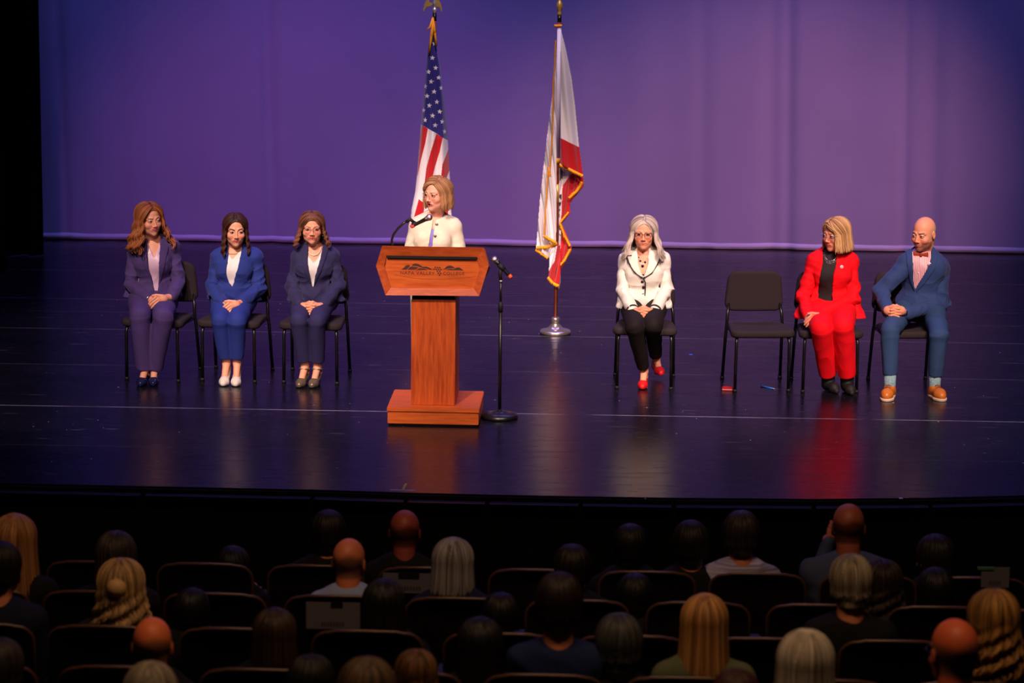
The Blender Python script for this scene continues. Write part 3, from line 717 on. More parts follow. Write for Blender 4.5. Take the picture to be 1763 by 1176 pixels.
def make_chair(loc, rz, label):
    r = empty('stage_chair', loc, rz, label=label, cat='chair', group='black padded chairs on the stage')
    roundpad(.435, .43, .055, 0, 'seat', (0, 0, .425), seatm, r, tap=.04, rad=.022)
    roundpad(.415, .045, .30, .018, 'backrest', (0, .245, .665), seatm, r, tap=.03, rad=.02)
    for s in (-1, 1):
        V, F = tube([(s*.195, -.185, 0), (s*.192, -.19, .36), (s*.188, -.175, .395), (s*.18, -.12, .405)], .0115, 10); lg = mk('leg', V, F, framem, r, local=True)
        V, F = tube([(s*.195, -.185, 0), (s*.195, -.185, .02)], .015, 10); mk('foot_cap', V, F, rubber, lg, local=True)
        V, F = tube([(s*.215, .30, 0), (s*.208, .225, .36), (s*.205, .205, .42), (s*.2, .215, .50), (s*.185, .25, .58)], .0115, 10); lg = mk('leg', V, F, framem, r, local=True)
        V, F = tube([(s*.215, .30, 0), (s*.2145, .297, .02)], .015, 10); mk('foot_cap', V, F, rubber, lg, local=True)
    V, F = join([tube([(s*.18, -.15, .397), (s*.2, .21, .40)], .009, 8) for s in (-1, 1)]+[tube([(-.18, -.14, .397), (.18, -.14, .397)], .009, 8), tube([(-.2, .2, .40), (.2, .2, .40)], .009, 8)])
    mk('seat_frame', V, F, framem, r, local=True)
    return r
def copy_tree(o, parent=None):
    c = o.copy(); COL.objects.link(c); c.parent = parent
    for ch in list(o.children): copy_tree(ch, c)
    return c
chair_px = [((216, 655), (304, 660), 'black padded chair under the woman in the purple-navy suit'), ((348, 657), (435, 661), 'black padded chair under the woman in the royal blue suit'),
            ((488, 661), (578, 664), 'black padded chair under the woman with the pearl necklace'), ((1062, 671), (1155, 673), 'black padded chair under the woman in the white jacket'),
            ((1266, 677), (1359, 676), 'empty black padded chair between the white jacket and the red suit'), ((1382, 678), (1477, 678), 'black padded chair under the woman in the red suit'),
            ((1524, 677), (1619, 678), 'black padded chair under the man in the blue suit')]
chair0 = None; CH = []
for q, (a, b_, lab) in enumerate(chair_px):
    A, B = G(*a), G(*b_); dx = B-A; rz = math.atan2(dx.y, dx.x)*.8; mid = (A+B)/2
    if q == 6: rz = .12
    c = mid+Vector((-math.sin(rz)*.225, math.cos(rz)*.225, 0)); CH.append((c, rz))
    if chair0 is None: chair0 = make_chair(c, rz, lab)
    else:
        o = copy_tree(chair0); o.location = c; o.rotation_euler = (0, 0, rz); o['label'] = lab
# small things on the floor
g = G(1254, 672); mb = MB(); mb.box((-.045, -.03, 0), (.045, .03, .010)); bkr = empty('pocket_folder', g, -.1, label='small red folder on the floor at a leg of the empty chair', cat='folder')
mb.make('cover', mat('red_card', (170, 14, 26), .5), bkr, bevel=.002, local=True); mb = MB(); mb.box((-.044, -.029, .012), (.044, .029, .024)); mb.make('flap', mat('red_card', (170, 14, 26), .5), bkr, bevel=.002, local=True)
mb = MB(); mb.box((-.043, -.0285, .009), (.043, .028, .0125)); mb.make('pages', mat('pale_pages', (210, 190, 190), .8), bkr, local=True)
a, b_ = G(1310, 666), G(1334, 671); pn = empty('pen', (a+b_)/2, label='blue pen lying on the stage beside the empty chair', cat='pen')
V, F = tube([a+Vector((0, 0, .006)), a.lerp(b_, .86)+Vector((0, 0, .006))], .0055, 8); mk('barrel', V, F, mat('blue_plastic', (40, 110, 220), .3), pn)
V, F = tube([a.lerp(b_, .86)+Vector((0, 0, .006)), b_+Vector((0, 0, .006))], [.0045, .001], 8); mk('tip', V, F, mat('white_plastic', (190, 200, 220), .3), pn)
def tape(pts, wd, label, c):
    A, B = G(*pts[0]), G(*pts[1]); d = (B-A).normalized(); n_ = Vector((-d.y, d.x, 0))*wd
    mb = MB(); mb.add([A-n_, B-n_, B+n_, A+n_]+[q+Vector((0, 0, .0012)) for q in (A-n_, B-n_, B+n_, A+n_)], [(0, 3, 2, 1), (4, 5, 6, 7), (0, 1, 5, 4), (1, 2, 6, 5), (2, 3, 7, 6), (3, 0, 4, 7)])
    props(mb.make('tape_mark', mat('tape_%d_%d_%d' % c, c, .6), None), label=label, cat='tape mark')
tape(((672, 843.5), (715, 844.5)), .008, 'white strip of tape at the stage edge below the lectern', (190, 190, 175))
tape(((694, 842.6), (699, 832.5)), .008, 'yellow-green strip of tape standing up from the white strip', (190, 200, 60))
tape(((1120, 850), (1127, 850.5)), .012, 'small white tape mark at the stage edge below the woman in white', (200, 200, 200))
tape(((1548, 858), (1554, 858)), .012, 'small white tape mark at the stage edge below the seated man', (200, 200, 200))
tape(((1187, 610), (1191, 611)), .014, 'tiny bright blue tape mark on the floor behind the empty chair', (60, 110, 240))
tape(((146, 421.5), (160, 422)), .03, 'faint blue tape mark on the floor near the backdrop at left', (70, 80, 170))
# ------------------------------------------------------------------ people: head
def sm(a, b_, x): t = np.clip((x-a)/(b_-a), 0, 1); return t*t*(3-2*t)
def make_head(s, neck_local, h=.0026):
    """head and neck in a local frame: origin between the eyes inside the skull, facing -y, metres"""
    k = .01; wd = s.get('face_w', 1.0); f = Fld((-.095, -.13, -.21), (.095, .125, .125), h)
    def e(c, r, kk=.5, mode='u'): f.ell(np.array(c)*k*np.array([wd, 1, 1]), np.array(r)*k*np.array([wd, 1, 1]), kk*k, mode)
    def c(a, b_, ra, rb, kk=.5, mode='u'): f.rc(np.array(a)*k, np.array(b_)*k, ra*k, rb*k, kk*k, mode)
    e((0, 1.0, 3.0), (7.3, 9.1, 8.6)); e((0, -2.4, -3.0), (6.2, 6.3, 8.0), 2.0); e((0, -2.6, -6.8), (5.3, 5.2, 4.2), 2.0)
    c((0, -6.6, -9.6), (0, -6.6, -9.6), 1.9, 1.9, 2.2)
    for g_ in (-1, 1):
        e((g_*3.6, -5.9, -3.2), (2.7, 2.5, 2.4), 1.5); c((g_*1.6, -8.0, 1.9), (g_*4.6, -6.6, 1.6), .9, .9, 1.2)
        e((g_*3.15, -9.4, .1), (2.0, 1.7, 1.25), 1.1, 's')
        e((g_*3.15, -7.2, 0), (1.5, 1.25, 1.25), .25)
        c((g_*1.9, -8.45, .22), (g_*3.1, -8.8, .85), .26, .30, .25); c((g_*3.1, -8.8, .85), (g_*4.5, -7.9, .25), .30, .26, .25)
        c((g_*2.0, -8.3, -.62), (g_*4.2, -8.05, -.7), .24, .24, .3)
        e((g_*7.45, 1.0, -.7), (.75, 1.7, 3.0), .35); e((g_*8.3, .5, -.4), (.55, .9, 1.7), .3, 's')
        e((g_*1.25, -9.3, -4.0), (.72, .85, .6), .5)
    c((0, -8.5, .6), (0, -10.2, -3.3), .70, .85, .8); e((0, -10.1, -3.5), (1.0, .95, .8), .5)
    for g_ in (-1, 1): e((g_*.65, -10.0, -4.35), (.4, .6, .35), .15, 's')
    e((0, -8.2, -6.3), (2.9, .8, 1.4), 1.2)
    sml = s.get('smile', 0.15); op = s.get('mouth_open', 0)
    up, lo_ = (-5.95+op*.4, -6.75-op*.7)
    for g_ in (-1, 1):
        c((0, -9.05, up), (g_*2.7, -8.25, -6.35+sml), .40, .2, .3); c((0, -9.0, lo_), (g_*2.5, -8.2, -6.4+sml), .48, .2, .3)
        c((g_*2.6, -8.3, -6.3+sml), (g_*3.0, -8.0, -6.0+sml*1.4), .15, .15, .3, 's') if sml > .1 else None
    c((-1.9, -9.55, -6.35+sml*.8), (1.9, -9.55, -6.35+sml*.8), .13, .13, .15, 's') if not op else e((0, -9.4, (up+lo_)/2), (1.35, 1.3, .25+op*.55), .2, 's')
    nb = np.array(neck_local)
    nr = s.get('neck_r', .053); f.rc((0, .022, -.05), nb, nr, nr*1.06, .02, fy=1.0)
    V, F = f.mesh(); x, y, z = V.T*100
    sk = np.array(lin(s.get('skin', (236, 168, 138)))); col = np.tile(sk, (len(V), 1))
    bl = np.exp(-(((np.abs(x)-3.9)/2.2)**2+((z+3.2)/2.0)**2))*(y < -3); col = col*(1-.30*bl[:, None]*np.array([.2, 1, .9]))
    lm = (np.sqrt((x/2.85)**2+((z-(up+lo_)/2-sml*(x/2.3)**2)/(.72+op*.55))**2) < 1) & (y < -7.2); lipc = np.array(lin(s.get('lips', (190, 70, 72))))
    col[lm] = lipc
    if op: 
        im = (np.sqrt((x/1.5)**2+((z-(up+lo_)/2)/(.3+op*.6))**2) < 1) & (y > -8.9) & (y < -6.5); col[im] = (.02, .006, .006)
    bz = 1.75+.45*np.sin(np.clip((np.abs(x)-1.4)/3.6, 0, 1)*2.2); bm_ = sm(.62, .25, np.abs(z-bz))*sm(1.1, 1.6, np.abs(x))*sm(5.4, 4.7, np.abs(x))*(y < -4)*s.get('brow_k', .8)
    col = col*(1-bm_[:, None])+np.array(lin(s.get('brow', (90, 55, 40))))*bm_[:, None]
    if s.get('beard') is not None:
        m_ = sm(-4.4, -5.3, z)*sm(4, -1, y)*.9; m_ = np.maximum(m_*sm(2.0, 3.0, np.abs(x))*.8, m_*np.maximum(sm(-7.0, -7.8, z), sm(-5.6, -5.2, z)*sm(-4.3, -4.8, z)*1.0)*.75)
        m_ = m_*(~lm)*sm(-12.5, -11.5, z); col = col*(1-m_[:, None])+np.array(lin(s['beard']))*m_[:, None]
        hz = sm(6.5, 3.5, z-.35*y)*sm(-3.0, 1.0, y+.1*np.abs(x))*sm(-6, -3, z)*.55*(np.abs(x) < 7.6); hz *= sm(3.5, 5.5, np.abs(x)+np.clip(y, 0, 9)*.6)
        col = col*(1-hz[:, None])+np.array(lin(s.get('stubble', (200, 160, 134))))*hz[:, None]
    # eyeballs
    parts = [(V, F, col)]; gx_, gz_ = s.get('gaze', (0, 0))
    for g_ in (-1, 1):
        cc = np.array([g_*3.15*wd, -7.72, .0])*k; th = np.linspace(0, np.pi, 15); ev, ef_ = lathe([(1.2*k*math.sin(t)+1e-5, -1.2*k*math.cos(t)) for t in th], (0, 0, 0), 18)
        ev = ev[:, [0, 2, 1]]; ef_ = ef_[:, ::-1]
        d = ev/np.linalg.norm(ev, axis=1)[:, None]; gd = np.array([gx_, -1, gz_]); gd = gd/np.linalg.norm(gd); ca = d@gd
        c_ = np.tile(np.array((.62, .55, .52)), (len(ev), 1)); c_[ca > math.cos(.60)] = lin(s.get('iris', (70, 45, 30))); c_[ca > math.cos(.28)] = (.01, .01, .01)
        parts.append((ev+cc, ef_, c_))
        la = [np.array(q)*k*np.array([wd, 1, 1]) for q in ((g_*1.75, -8.5, -.02), (g_*2.3, -8.95, .48), (g_*3.1, -9.12, .72), (g_*3.9, -8.9, .52), (g_*4.75, -8.05, .1))]
        lv, lf = tube(la, [.0006, .0011, .0013, .0013, .0007], 6); parts.append((lv, lf, np.tile(np.array((.03, .015, .012)) if s.get('lashes', 1) else sk*.35, (len(lv), 1))))
    return join(parts)

def slerp(a, b_, t):
    w_ = math.acos(max(-1, min(1, float(a@b_)))); 
    if w_ < 1e-4: return a
    return (math.sin((1-t)*w_)*a+math.sin(t*w_)*b_)/math.sin(w_)
def make_hair(p, seed=1):
    """cap and overlapping locks in the head's frame"""
    rs = np.random.RandomState(seed); C0 = np.array([0, .010, .026]); R0 = np.array([.078, .096, .091])*p.get('size', 1.0)
    f = Fld((-.11, -.13, -.15), (.11, .14, .14), .0045)
    f.ell(C0, R0+p.get('cap', .004), 0)
    if p.get('nape', 0): f.rc((0, .045, -.02), (0, .05, p['nape']), .062, .055, .02)
    hl = p.get('hairline', 7.6)*.01
    f.ell((p.get('part', 0)*.3, -.105, hl-.092), (p.get('face', .066), .085, .092), .006, 's')
    f.A = np.maximum(f.A, -((f.lo[2]+np.arange(f.n[2])*f.h)-p.get('cut', -.045))[None, None, :].astype(np.float32))
    if p.get('ear'): 
        for g_ in (-1, 1): f.ell((g_*.08, -.005, -.012), (.03, .03, .038), .004, 's')
    V, F = f.mesh(1); V = folds(V, F, .0022, 90, seed, (1.0, .8, .15))
    c1 = np.array(lin(p['c1'])); c2 = np.array(lin(p['c2'])); c3 = np.array(lin(p.get('c3', p['c2'])))
    t_ = (wob(V, 120, seed+3, 6, (1, 1, .12))*.5+.5).clip(0, 1)[:, None]; col = c1*(1-t_)+c2*t_
    parts = [(V, F, col)]; part = p.get('part', 0)
    def addlock(pts, r, cm):
        n = len(pts); t = np.linspace(0, 1, n); rr = r*np.minimum(.45+2.5*t, 1)*np.minimum(1, .22+3.2*(1-t))
        v, f_ = tube(pts, rr, 6, flat=.7); base = (c1*(1-cm)+c2*cm)*rs.uniform(.75, 1.2); tt = np.repeat(np.concatenate([[0], t, [1]]), 6)[:, None]
        parts.append((v, f_, base*(1-tt*p.get('tip', .4))+c3*tt*p.get('tip', .4)))
    def strand(az, x0, y0, el=-8, hang=True, puff=None, zend=None, r=None):
        azr = math.radians(az); A = np.array([x0/R0[0], (y0-.01)/R0[1], 0]); A[2] = math.sqrt(max(.05, 1-A[0]**2-A[1]**2)); A /= np.linalg.norm(A)
        B = np.array([math.sin(azr)*math.cos(math.radians(el)), -math.cos(azr)*math.cos(math.radians(el)), math.sin(math.radians(el))])
        pf = puff if puff is not None else rs.uniform(.004, p.get('puff', .014)); pts = []
        for t in np.linspace(0, 1, 9): pts.append(C0+slerp(A, B, t)*(R0+pf*(.35+.65*math.sin(min(1, t*1.3)*1.57))))
        if hang:
            q = pts[-1].copy(); ze = (zend if zend is not None else p['zend']+rs.uniform(-1, 1)*p.get('zvar', .015)); n = max(5, int((q[2]-ze)/.012)); rad = np.array([math.sin(azr), -math.cos(azr), 0]); tan = np.array([math.cos(azr), math.sin(azr), 0])
            ph = azr*5+rs.rand()*1.6; wa = p.get('wave', 0)*rs.uniform(.6, 1.2); wl = p.get('wl', .06)
            for j in range(1, n+1):
                t = j/n; zz = q[2]+(ze-q[2])*t; out = p.get('flare', 0)*t**1.5-p.get('curl', 0)*t**3-p.get('hug', 0)*math.sin(t*3.14)
                w1 = wa*t**.7*math.sin((q[2]-zz)/wl*6.28+ph); w2 = wa*.8*t**.7*math.cos((q[2]-zz)/wl*6.28+ph)
                fw = p.get('fwd', 0)*t*(1 if abs(((az+180) % 360)-180) < 110 else 0)
                pts.append(np.array([q[0], q[1], zz])+rad*(out+w1)+tan*w2+np.array([0, -fw, 0]))
        addlock(np.array(pts), (r or p.get('r', .0085)*.68)*rs.uniform(.7, 1.25), rs.rand())
    a0 = p.get('az0', 58)
    NN = int(p.get('n', 120)*2.2)
    for q in range(NN):
        az = a0+(360-2*a0)*((q+rs.rand())/NN); side = 1 if az < 180 else -1
        az_ = ((az+180) % 360)-180; y0 = -.055+.12*min(1, (abs(az_)-a0)/110)*rs.uniform(.7, 1.1)
        mx = p.get('side_mask')
        strand(az, part+side*rs.uniform(.002, .012), y0)
    for q in range(p.get('bangs', 0)):
        az = rs.uniform(-a0, a0); strand(az, part+rs.uniform(-.02, .02), -.03+rs.uniform(-.02, .02), el=p.get('bang_el', 24)+rs.uniform(-5, 5)-abs(az)*.25, hang=False, puff=.004+rs.rand()*.005, r=.006)
    for (x0, azs, aze, n, el, hg) in p.get('sweep', []):
        for q in range(n):
            az = rs.uniform(azs, aze); strand(az, x0+rs.uniform(-.01, .01), -.055+rs.uniform(-.012, .03), el=el+rs.uniform(-6, 6), hang=hg, puff=.006+rs.rand()*.008)
    return join(parts)

# ------------------------------------------------------------------ people: body and clothes
skinm = mat('skin', (236, 168, 138), .5, .35, vc=True, nscale=40, nmix=.04)
hairm = mat('hair', (120, 70, 40), .5, .3, vc=True, bump=.35, bscale=260, stretch=(1, 1, .12))
def hands_clasped(f, C, wL, wR, k=1.0):
    C = np.array(C)
    for sg, w_ in ((-1, wL), (1, wR)):
        pc = C+np.array([sg*.036, .004, .002]); f.ell(pc, (.040*k, .021, .035), .01); f.rc(w_, pc+np.array([sg*.012, (.004), .004]), .022, .026, .02)
        for i in range(4):
            z0 = (.031-.020*i+(0 if sg < 0 else -.010)); K = C+np.array([sg*.026, -.015, z0]); p_ = C+np.array([-sg*.002, -.029, z0-.003]); m_ = C+np.array([-sg*.026, -.027, z0-.007]); t = C+np.array([-sg*.042+sg*.004*abs(i-1), -.016, z0-.010])
            f.rc(K, p_, .0098, .0090, .004); f.rc(p_, m_, .0090, .0083, .0015); f.rc(m_, t, .0083, .0070, .0015)
        b0 = C+np.array([sg*.036, -.008, .030]); b1 = C+np.array([sg*.012, -.020, .046]); b2 = C+np.array([-sg*.012, -.024, .040-(.012 if sg > 0 else 0)])
        f.rc(b0, b1, .012, .0105, .008); f.rc(b1, b2, .0105, .0085, .0015)
def hands_stacked(f, C, wL, wR, flip=False):
    """one hand lying over the other; flip False: the image-right hand is on top"""
    C = np.array(C); sx = -1 if not flip else 1; wt, wb = (wR, wL) if not flip else (wL, wR)
    # lower hand
    pb = C+np.array([sx*.022, .010, -.006]); f.ell(pb, (.040, .022, .030), .01); f.rc(wb, pb+np.array([sx*.012, .004, .006]), .025, .027, .02)
    d2 = np.array([-sx*.75, -.12, -.62]); d2 /= np.linalg.norm(d2); a2 = np.array([-sx*.62, -.1, .76])
    for i in range(4):
        K = C+np.array([sx*.012, -.012, -.026])+a2*(.020-.016*i)*.9; p_ = K+d2*.028+np.array([0, -.004, 0]); t = p_+d2*.024+np.array([0, .006, -.004])
        f.rc(K, p_, .0092, .0086, .003); f.rc(p_, t, .0086, .0072, .0015)
    # upper hand
    pt = C+np.array([-sx*.018, -.016, .014]); f.ell(pt, (.042, .020, .032), .008); f.rc(wt, pt+np.array([-sx*.012, .006, .004]), .025, .028, .02)
    d = np.array([sx*.78, -.18, -.58]); d /= np.linalg.norm(d); a = np.array([sx*.55, -.1, .80]); a /= np.linalg.norm(a)
    for i in range(4):
        L = (.9, 1.05, 1.0, .8)[i]; K = C+np.array([sx*.006, -.028, .006])+a*(.028-.0185*i); p_ = K+d*.031*L+np.array([0, -.005, 0]); m_ = p_+d*.022*L+np.array([0, .004, -.004]); t = m_+d*.014*L+np.array([0, .006, -.006])
        f.rc(K, p_, .0098, .0090, .004); f.rc(p_, m_, .0090, .0082, .001); f.rc(m_, t, .0082, .0070, .001)
    b0 = pt+np.array([-sx*.01, -.008, .026]); b1 = C+np.array([sx*.018, -.022, .046]); b2 = b1+np.array([sx*.026, -.004, -.004]); f.rc(b0, b1, .012, .0100, .006); f.rc(b1, b2, .0100, .0082, .001)
def ff(s_): return lambda *pts: [(s_[0]+s_[2]*x, s_[1]+s_[2]*y) for x, y in pts]
def widen(q):
    '''extend the open top of a neckline polygon upwards'''
    out = []; n = len(q); iy = min(p_[1] for p_ in q)
    for p_ in q: out.append((p_[0], p_[1]))
    li = min(range(n), key=lambda i: q[i][0]+3*(q[i][1]-iy)); ri = min(range(n), key=lambda i: -q[i][0]+3*(q[i][1]-iy))
    # insert two points above between li and ri (polygon order unknown: pick the adjacent ordering)
    if (li+1) % n == ri: out[li+1:li+1] = [(q[li][0]-3, iy-24), (q[ri][0]+3, iy-24)]
    elif (ri+1) % n == li: out[ri+1:ri+1] = [(q[ri][0]+3, iy-24), (q[li][0]-3, iy-24)]
    return out
PEOPLE = []
def person(s):
    toes = [G(*s['toeL']), G(*s['toeR'])]; Y0 = s.get('Y0') or G(*s['chair']).y
    def J(q): return np.array(P(q[0], q[1], Y0+q[2]))
    nk, shL, shR, elL, elR, wrL, wrR = (J(s[k]) for k in ('neck', 'shL', 'shR', 'elL', 'elR', 'wrL', 'wrR'))
    hipd = s.get('hipd', .40); hip = np.array([P(s['hipx'], 530, Y0+hipd).x, Y0+hipd, s.get('hipz', .575)])
    by = math.radians(s.get('by', 0)); M = np.array(Matrix.Rotation(by, 3, 'Z')); w = s.get('w', 1.0); man = s.get('man', False)
    root = empty('person', (hip[0], hip[1], 0), label=s['label'], cat='person')
    cloth = mat(s['cname'], s['cloth'], s.get('crough', .8), .25, nscale=s.get('cn', 6), nmix=.05, bump=.15, bscale=900, sheen=s.get('sheen', .06))
    # ---- torso field
    allp = np.array([nk, shL, shR, hip, elL, elR, wrL, wrR]); lo = allp.min(0)-np.array([.13, .20, .20]); hi = allp.max(0)+np.array([.13, .17, .14]); h = .0052
    T = Fld(lo, hi, h); lerp = lambda t: hip+(nk-hip)*t
    PAD = .05
    T.ell(hip+[0, 0, .02], (.150*w, .130*w, .13), 0, M=M, pad=PAD); T.ell(lerp(.36), (.102*w*(1.15 if man else 1), .104*w, .15), .05, M=M, pad=PAD)
    T.ell(lerp(.70), (.116*w*(1.15 if man else 1), .108*w, .16), .06, M=M, pad=PAD)
    chest = lerp(.66)
    for g_ in (-1, 1):
        if not man: T.ell(chest+M@np.array([g_*.060*w, -.060*w-.01, -.0]), (.056*w, .052*w, .056*w), .055, M=M, pad=PAD)
        else: T.ell(chest+M@np.array([g_*.07, -.06, .05]), (.085, .055, .07), .05, M=M, pad=PAD)
    for sh in (shL, shR):
        T.rc(lerp(.88), sh+(nk-sh)*.18, .062, .050, .05, pad=PAD); T.rc(nk+[0, .02, .012], sh+(nk-sh)*.12+[0, 0, .004], .050, .046, .05, pad=PAD)
    fy = lerp(.6)[1]-.13
    for key in ('opening', 'neckline'):
        if s.get(key):
            q = list(s[key]); s[key] = widen(q)
    def ctoxz(pts, y=None): return [(P(px, py, y or fy).x, P(px, py, y or fy).z) for px, py in pts]
    op = ctoxz(s['opening']) if s.get('opening') else None
    ymid = lerp(.7)[1]-.01
    # ---- jacket
    sr = s.get('sleeve', (.055, .048, .038)); Jk = Fld(lo, hi, h); Jk.A = T.A-np.float32(.012)
    if s.get('skirt', True):
        Jk.ell(hip+[0, 0, .035], (.176*w, .155*w, .125), .03, M=M)
        for p_, r_ in s.get('flare', []): 
            q = J(p_); Jk.rc(hip+[(q[0]-hip[0])*.5, -.02, .10], q, .07, r_, .04)
        hz = s.get('hemz', .575); Jk.A = np.maximum(Jk.A, (hz-(Jk.lo[2]+np.arange(Jk.n[2])*h))[None, None, :].astype(np.float32)+s.get('hemtilt', 0)*(Jk.lo[1]+np.arange(Jk.n[1])*h-hip[1])[None, :, None].astype(np.float32))
    Jk.rc(nk+[0, .035, -.03], nk+[0, .028, .028], .066, .058, .02, flat=True)
    if op: Jk.poly(op, -99, ymid)
    if s.get('skip_low'): Jk.A = np.maximum(Jk.A, (s['skip_low']-(Jk.lo[2]+np.arange(Jk.n[2])*h))[None, None, :].astype(np.float32))
    for sh, el, wr in ((shL, elL, wrL), (shR, elR, wrR)):
        inn = sh+(nk-sh)*.10+np.array([0, 0, -.012]); Jk.rc(inn, inn+(el-inn)*.3, sr[0], sr[0]*.97, .02); Jk.rc(inn+(el-inn)*.45, el, sr[0]*.98+.007, sr[1]+.009, .006, mode='s') if not s.get('standing') else None; Jk.rc(inn+(el-inn)*.15, el, sr[0]*.98, sr[1], .004); d = wr-el; Jk.rc(el, el+d*.97, sr[1], sr[2]+.003, .006); Jk.rc(el+d*.5, wr, (sr[1]+sr[2])/2, sr[2]+.004, .006, flat=True)
    V, F = Jk.mesh(1); dd = np.minimum.reduce([np.linalg.norm(V-p_, axis=1) for p_ in (elL, elR)]); mk_ = .35+1.0*np.exp(-(dd/.11)**2)
    V = folds(V, F, s.get('fold', .008), 30, s['seed'], (1, 1, 1.6), mask=mk_); V = folds(V, F, .0026, 62, s['seed']+1, mask=mk_)
    jk = sharp(mk(s.get('jname', 'jacket'), V, F, cloth, root))
    # ---- lapels as a raised second layer
    trim = s.get('trim')
    for pl in s.get('lapels', []):
        q = ctoxz(pl); xs_ = [a[0] for a in q]; zs_ = [a[1] for a in q]; L = Fld(lo, hi, h)
        L.A = T.A-np.float32(.0225)
        sx = slice(max(0, int((min(xs_)-.02-lo[0])/h)), int((max(xs_)+.02-lo[0])/h)); sz = slice(max(0, int((min(zs_)-.02-lo[2])/h)), int((max(zs_)+.02-lo[2])/h)); sy = slice(0, int((ymid-lo[1])/h))
        G2 = Fld(lo, hi, h); G2.lo = lo+np.array([sx.start, 0, sz.start])*h; G2.A = L.A[sx, sy, sz].copy(); G2.n = np.array(G2.A.shape); G2.poly(q, -99, ymid, 'i'); 
        th = T.A[sx, sy, sz]-np.float32(.008); G2.A = np.maximum(G2.A, -th)
        try: V, F = G2.mesh(1); sharp(mk('lapel', V, F, cloth, jk))
        except Exception: pass
    # ---- shirt or blouse
    if s.get('blouse'):
        B = Fld(lo, hi, h); B.A = T.A-np.float32(.0025)
        if s.get('turtle'): B.rc(nk+[0, .02, -.03], nk+[0, .022, .05], .060, .056, .015, flat=True)
        if s.get('neckline'): B.poly(ctoxz(s['neckline']), -99, ymid+.02)
        B.A = np.maximum(B.A, (hip[2]-.02-(B.lo[2]+np.arange(B.n[2])*h))[None, None, :].astype(np.float32))
        V, F = B.mesh(1); V = folds(V, F, .002, 40, s['seed']+5); mk(s.get('bname', 'blouse'), V, F, s['blouse'], root)
    # ---- trousers
    tm = mat(s['cname']+'_trousers', s.get('trouser', s['cloth']), .8, .25, nscale=6, nmix=.05, bump=.15, bscale=900, sheen=.0)
    legs = []
    if not s.get('standing'):
        kn = [J(s['knL']), J(s['knR'])]; ank = []
        for t_, a_, hh in ((toes[0], s.get('taL', 0), s.get('heel', .0)), (toes[1], s.get('taR', 0), s.get('heel', .0))):
            d = np.array([math.sin(math.radians(a_)), -math.cos(math.radians(a_)), 0]); ank.append(np.array(t_)-d*.165+np.array([0, 0, .095+hh+(s.get('lift', 0) if t_ is toes[1] else 0)]))
        allt = np.array([hip]+kn+ank); lo2 = allt.min(0)-.16; hi2 = allt.max(0)+.16; TR = Fld(lo2, hi2, .006); TR.ell(hip, (.175*w, .145*w, .115), 0, M=M)
        tr = s.get('tr', (.088, .070, .066, .055)); xo = s.get('cross', False)
        for i in (0, 1):
            sg = (-1, 1)[i]; hj = hip+M@np.array([sg*.085*w, -.02, -.008]); k_ = kn[i]; a_ = ank[i]; hem = a_+(k_-a_)*s.get('hemt', .06); hem[2] = max(hem[2], .05)
            leg = Fld(lo2, hi2, .006); leg.rc(hj, k_, tr[0]*w, tr[1]*w, 0); leg.rc(k_+(k_-hem)*.0, hem, tr[1]*w*1.0, tr[3], .012, flat=True)
            hh = np.minimum(1, .0); TRk = .012; hq = np.clip(1-np.abs(TR.A-leg.A)/TRk, 0, 1); TR.A = np.minimum(TR.A, leg.A)-hq*hq*TRk*.25; legs.append((k_, a_, hem))
        TR.A = np.maximum(TR.A, (.0-1*(0.44-(TR.lo[2]+np.arange(TR.n[2])*.006)))[None, None, :]*0-BIG) if False else TR.A
        V, F = TR.mesh(1); mk_ = .3+.9*np.exp(-((V[:, 2]-kn[0][2])/.10)**2)
        V = folds(V, F, .0045, 22, s['seed']+9, (1, 1, .8), mask=mk_); V = folds(V, F, .003, 34, s['seed']+12, (1.6, 1, .18), mask=np.clip((kn[0][2]-V[:, 2])/.15, 0, 1))
        sharp(mk('trousers', V, F, tm, root))
    else:
        ft = np.array([nk[0]+.0, nk[1]+.02, 0]); S = Fld((hip[0]-.25, hip[1]-.22, .35), (hip[0]+.25, hip[1]+.22, 1.05), .008)
        S.rc(hip+[0, 0, .04], hip+[0, 0, -.42], .158, .150, 0, fy=.8, flat=True); V, F = S.mesh(1); V = folds(V, F, .006, 20, 5, (1, 1, .2)); mk('skirt', V, F, cloth, root)
        legs = []
        toes = [toes[0], toes[1]]; ank = [np.array([hip[0]-.09, hip[1], .1]), np.array([hip[0]+.09, hip[1], .1])]
    # ---- body: torso, arms and hands, legs, head in one mesh
    parts = []
    B = Fld(lo, hi, .006) if False else Fld(lo, hi, h); B.A = T.A+np.float32(.006); B.rc(nk+[0, .02, -.06], nk+[0, .015, .04], s.get('neck_r', .053)*1.04, s.get('neck_r', .053), .03)
    V, F = B.mesh(1); sk = np.array(lin(s.get('skin', (236, 168, 138)))); parts.append((V, F, np.tile(sk, (len(V), 1))))
    C = J(s['hands']) if 'hands' in s else None
    lo3 = np.minimum.reduce([elL, elR, wrL, wrR])-.09; hi3 = np.maximum.reduce([elL, elR, wrL, wrR])+.09
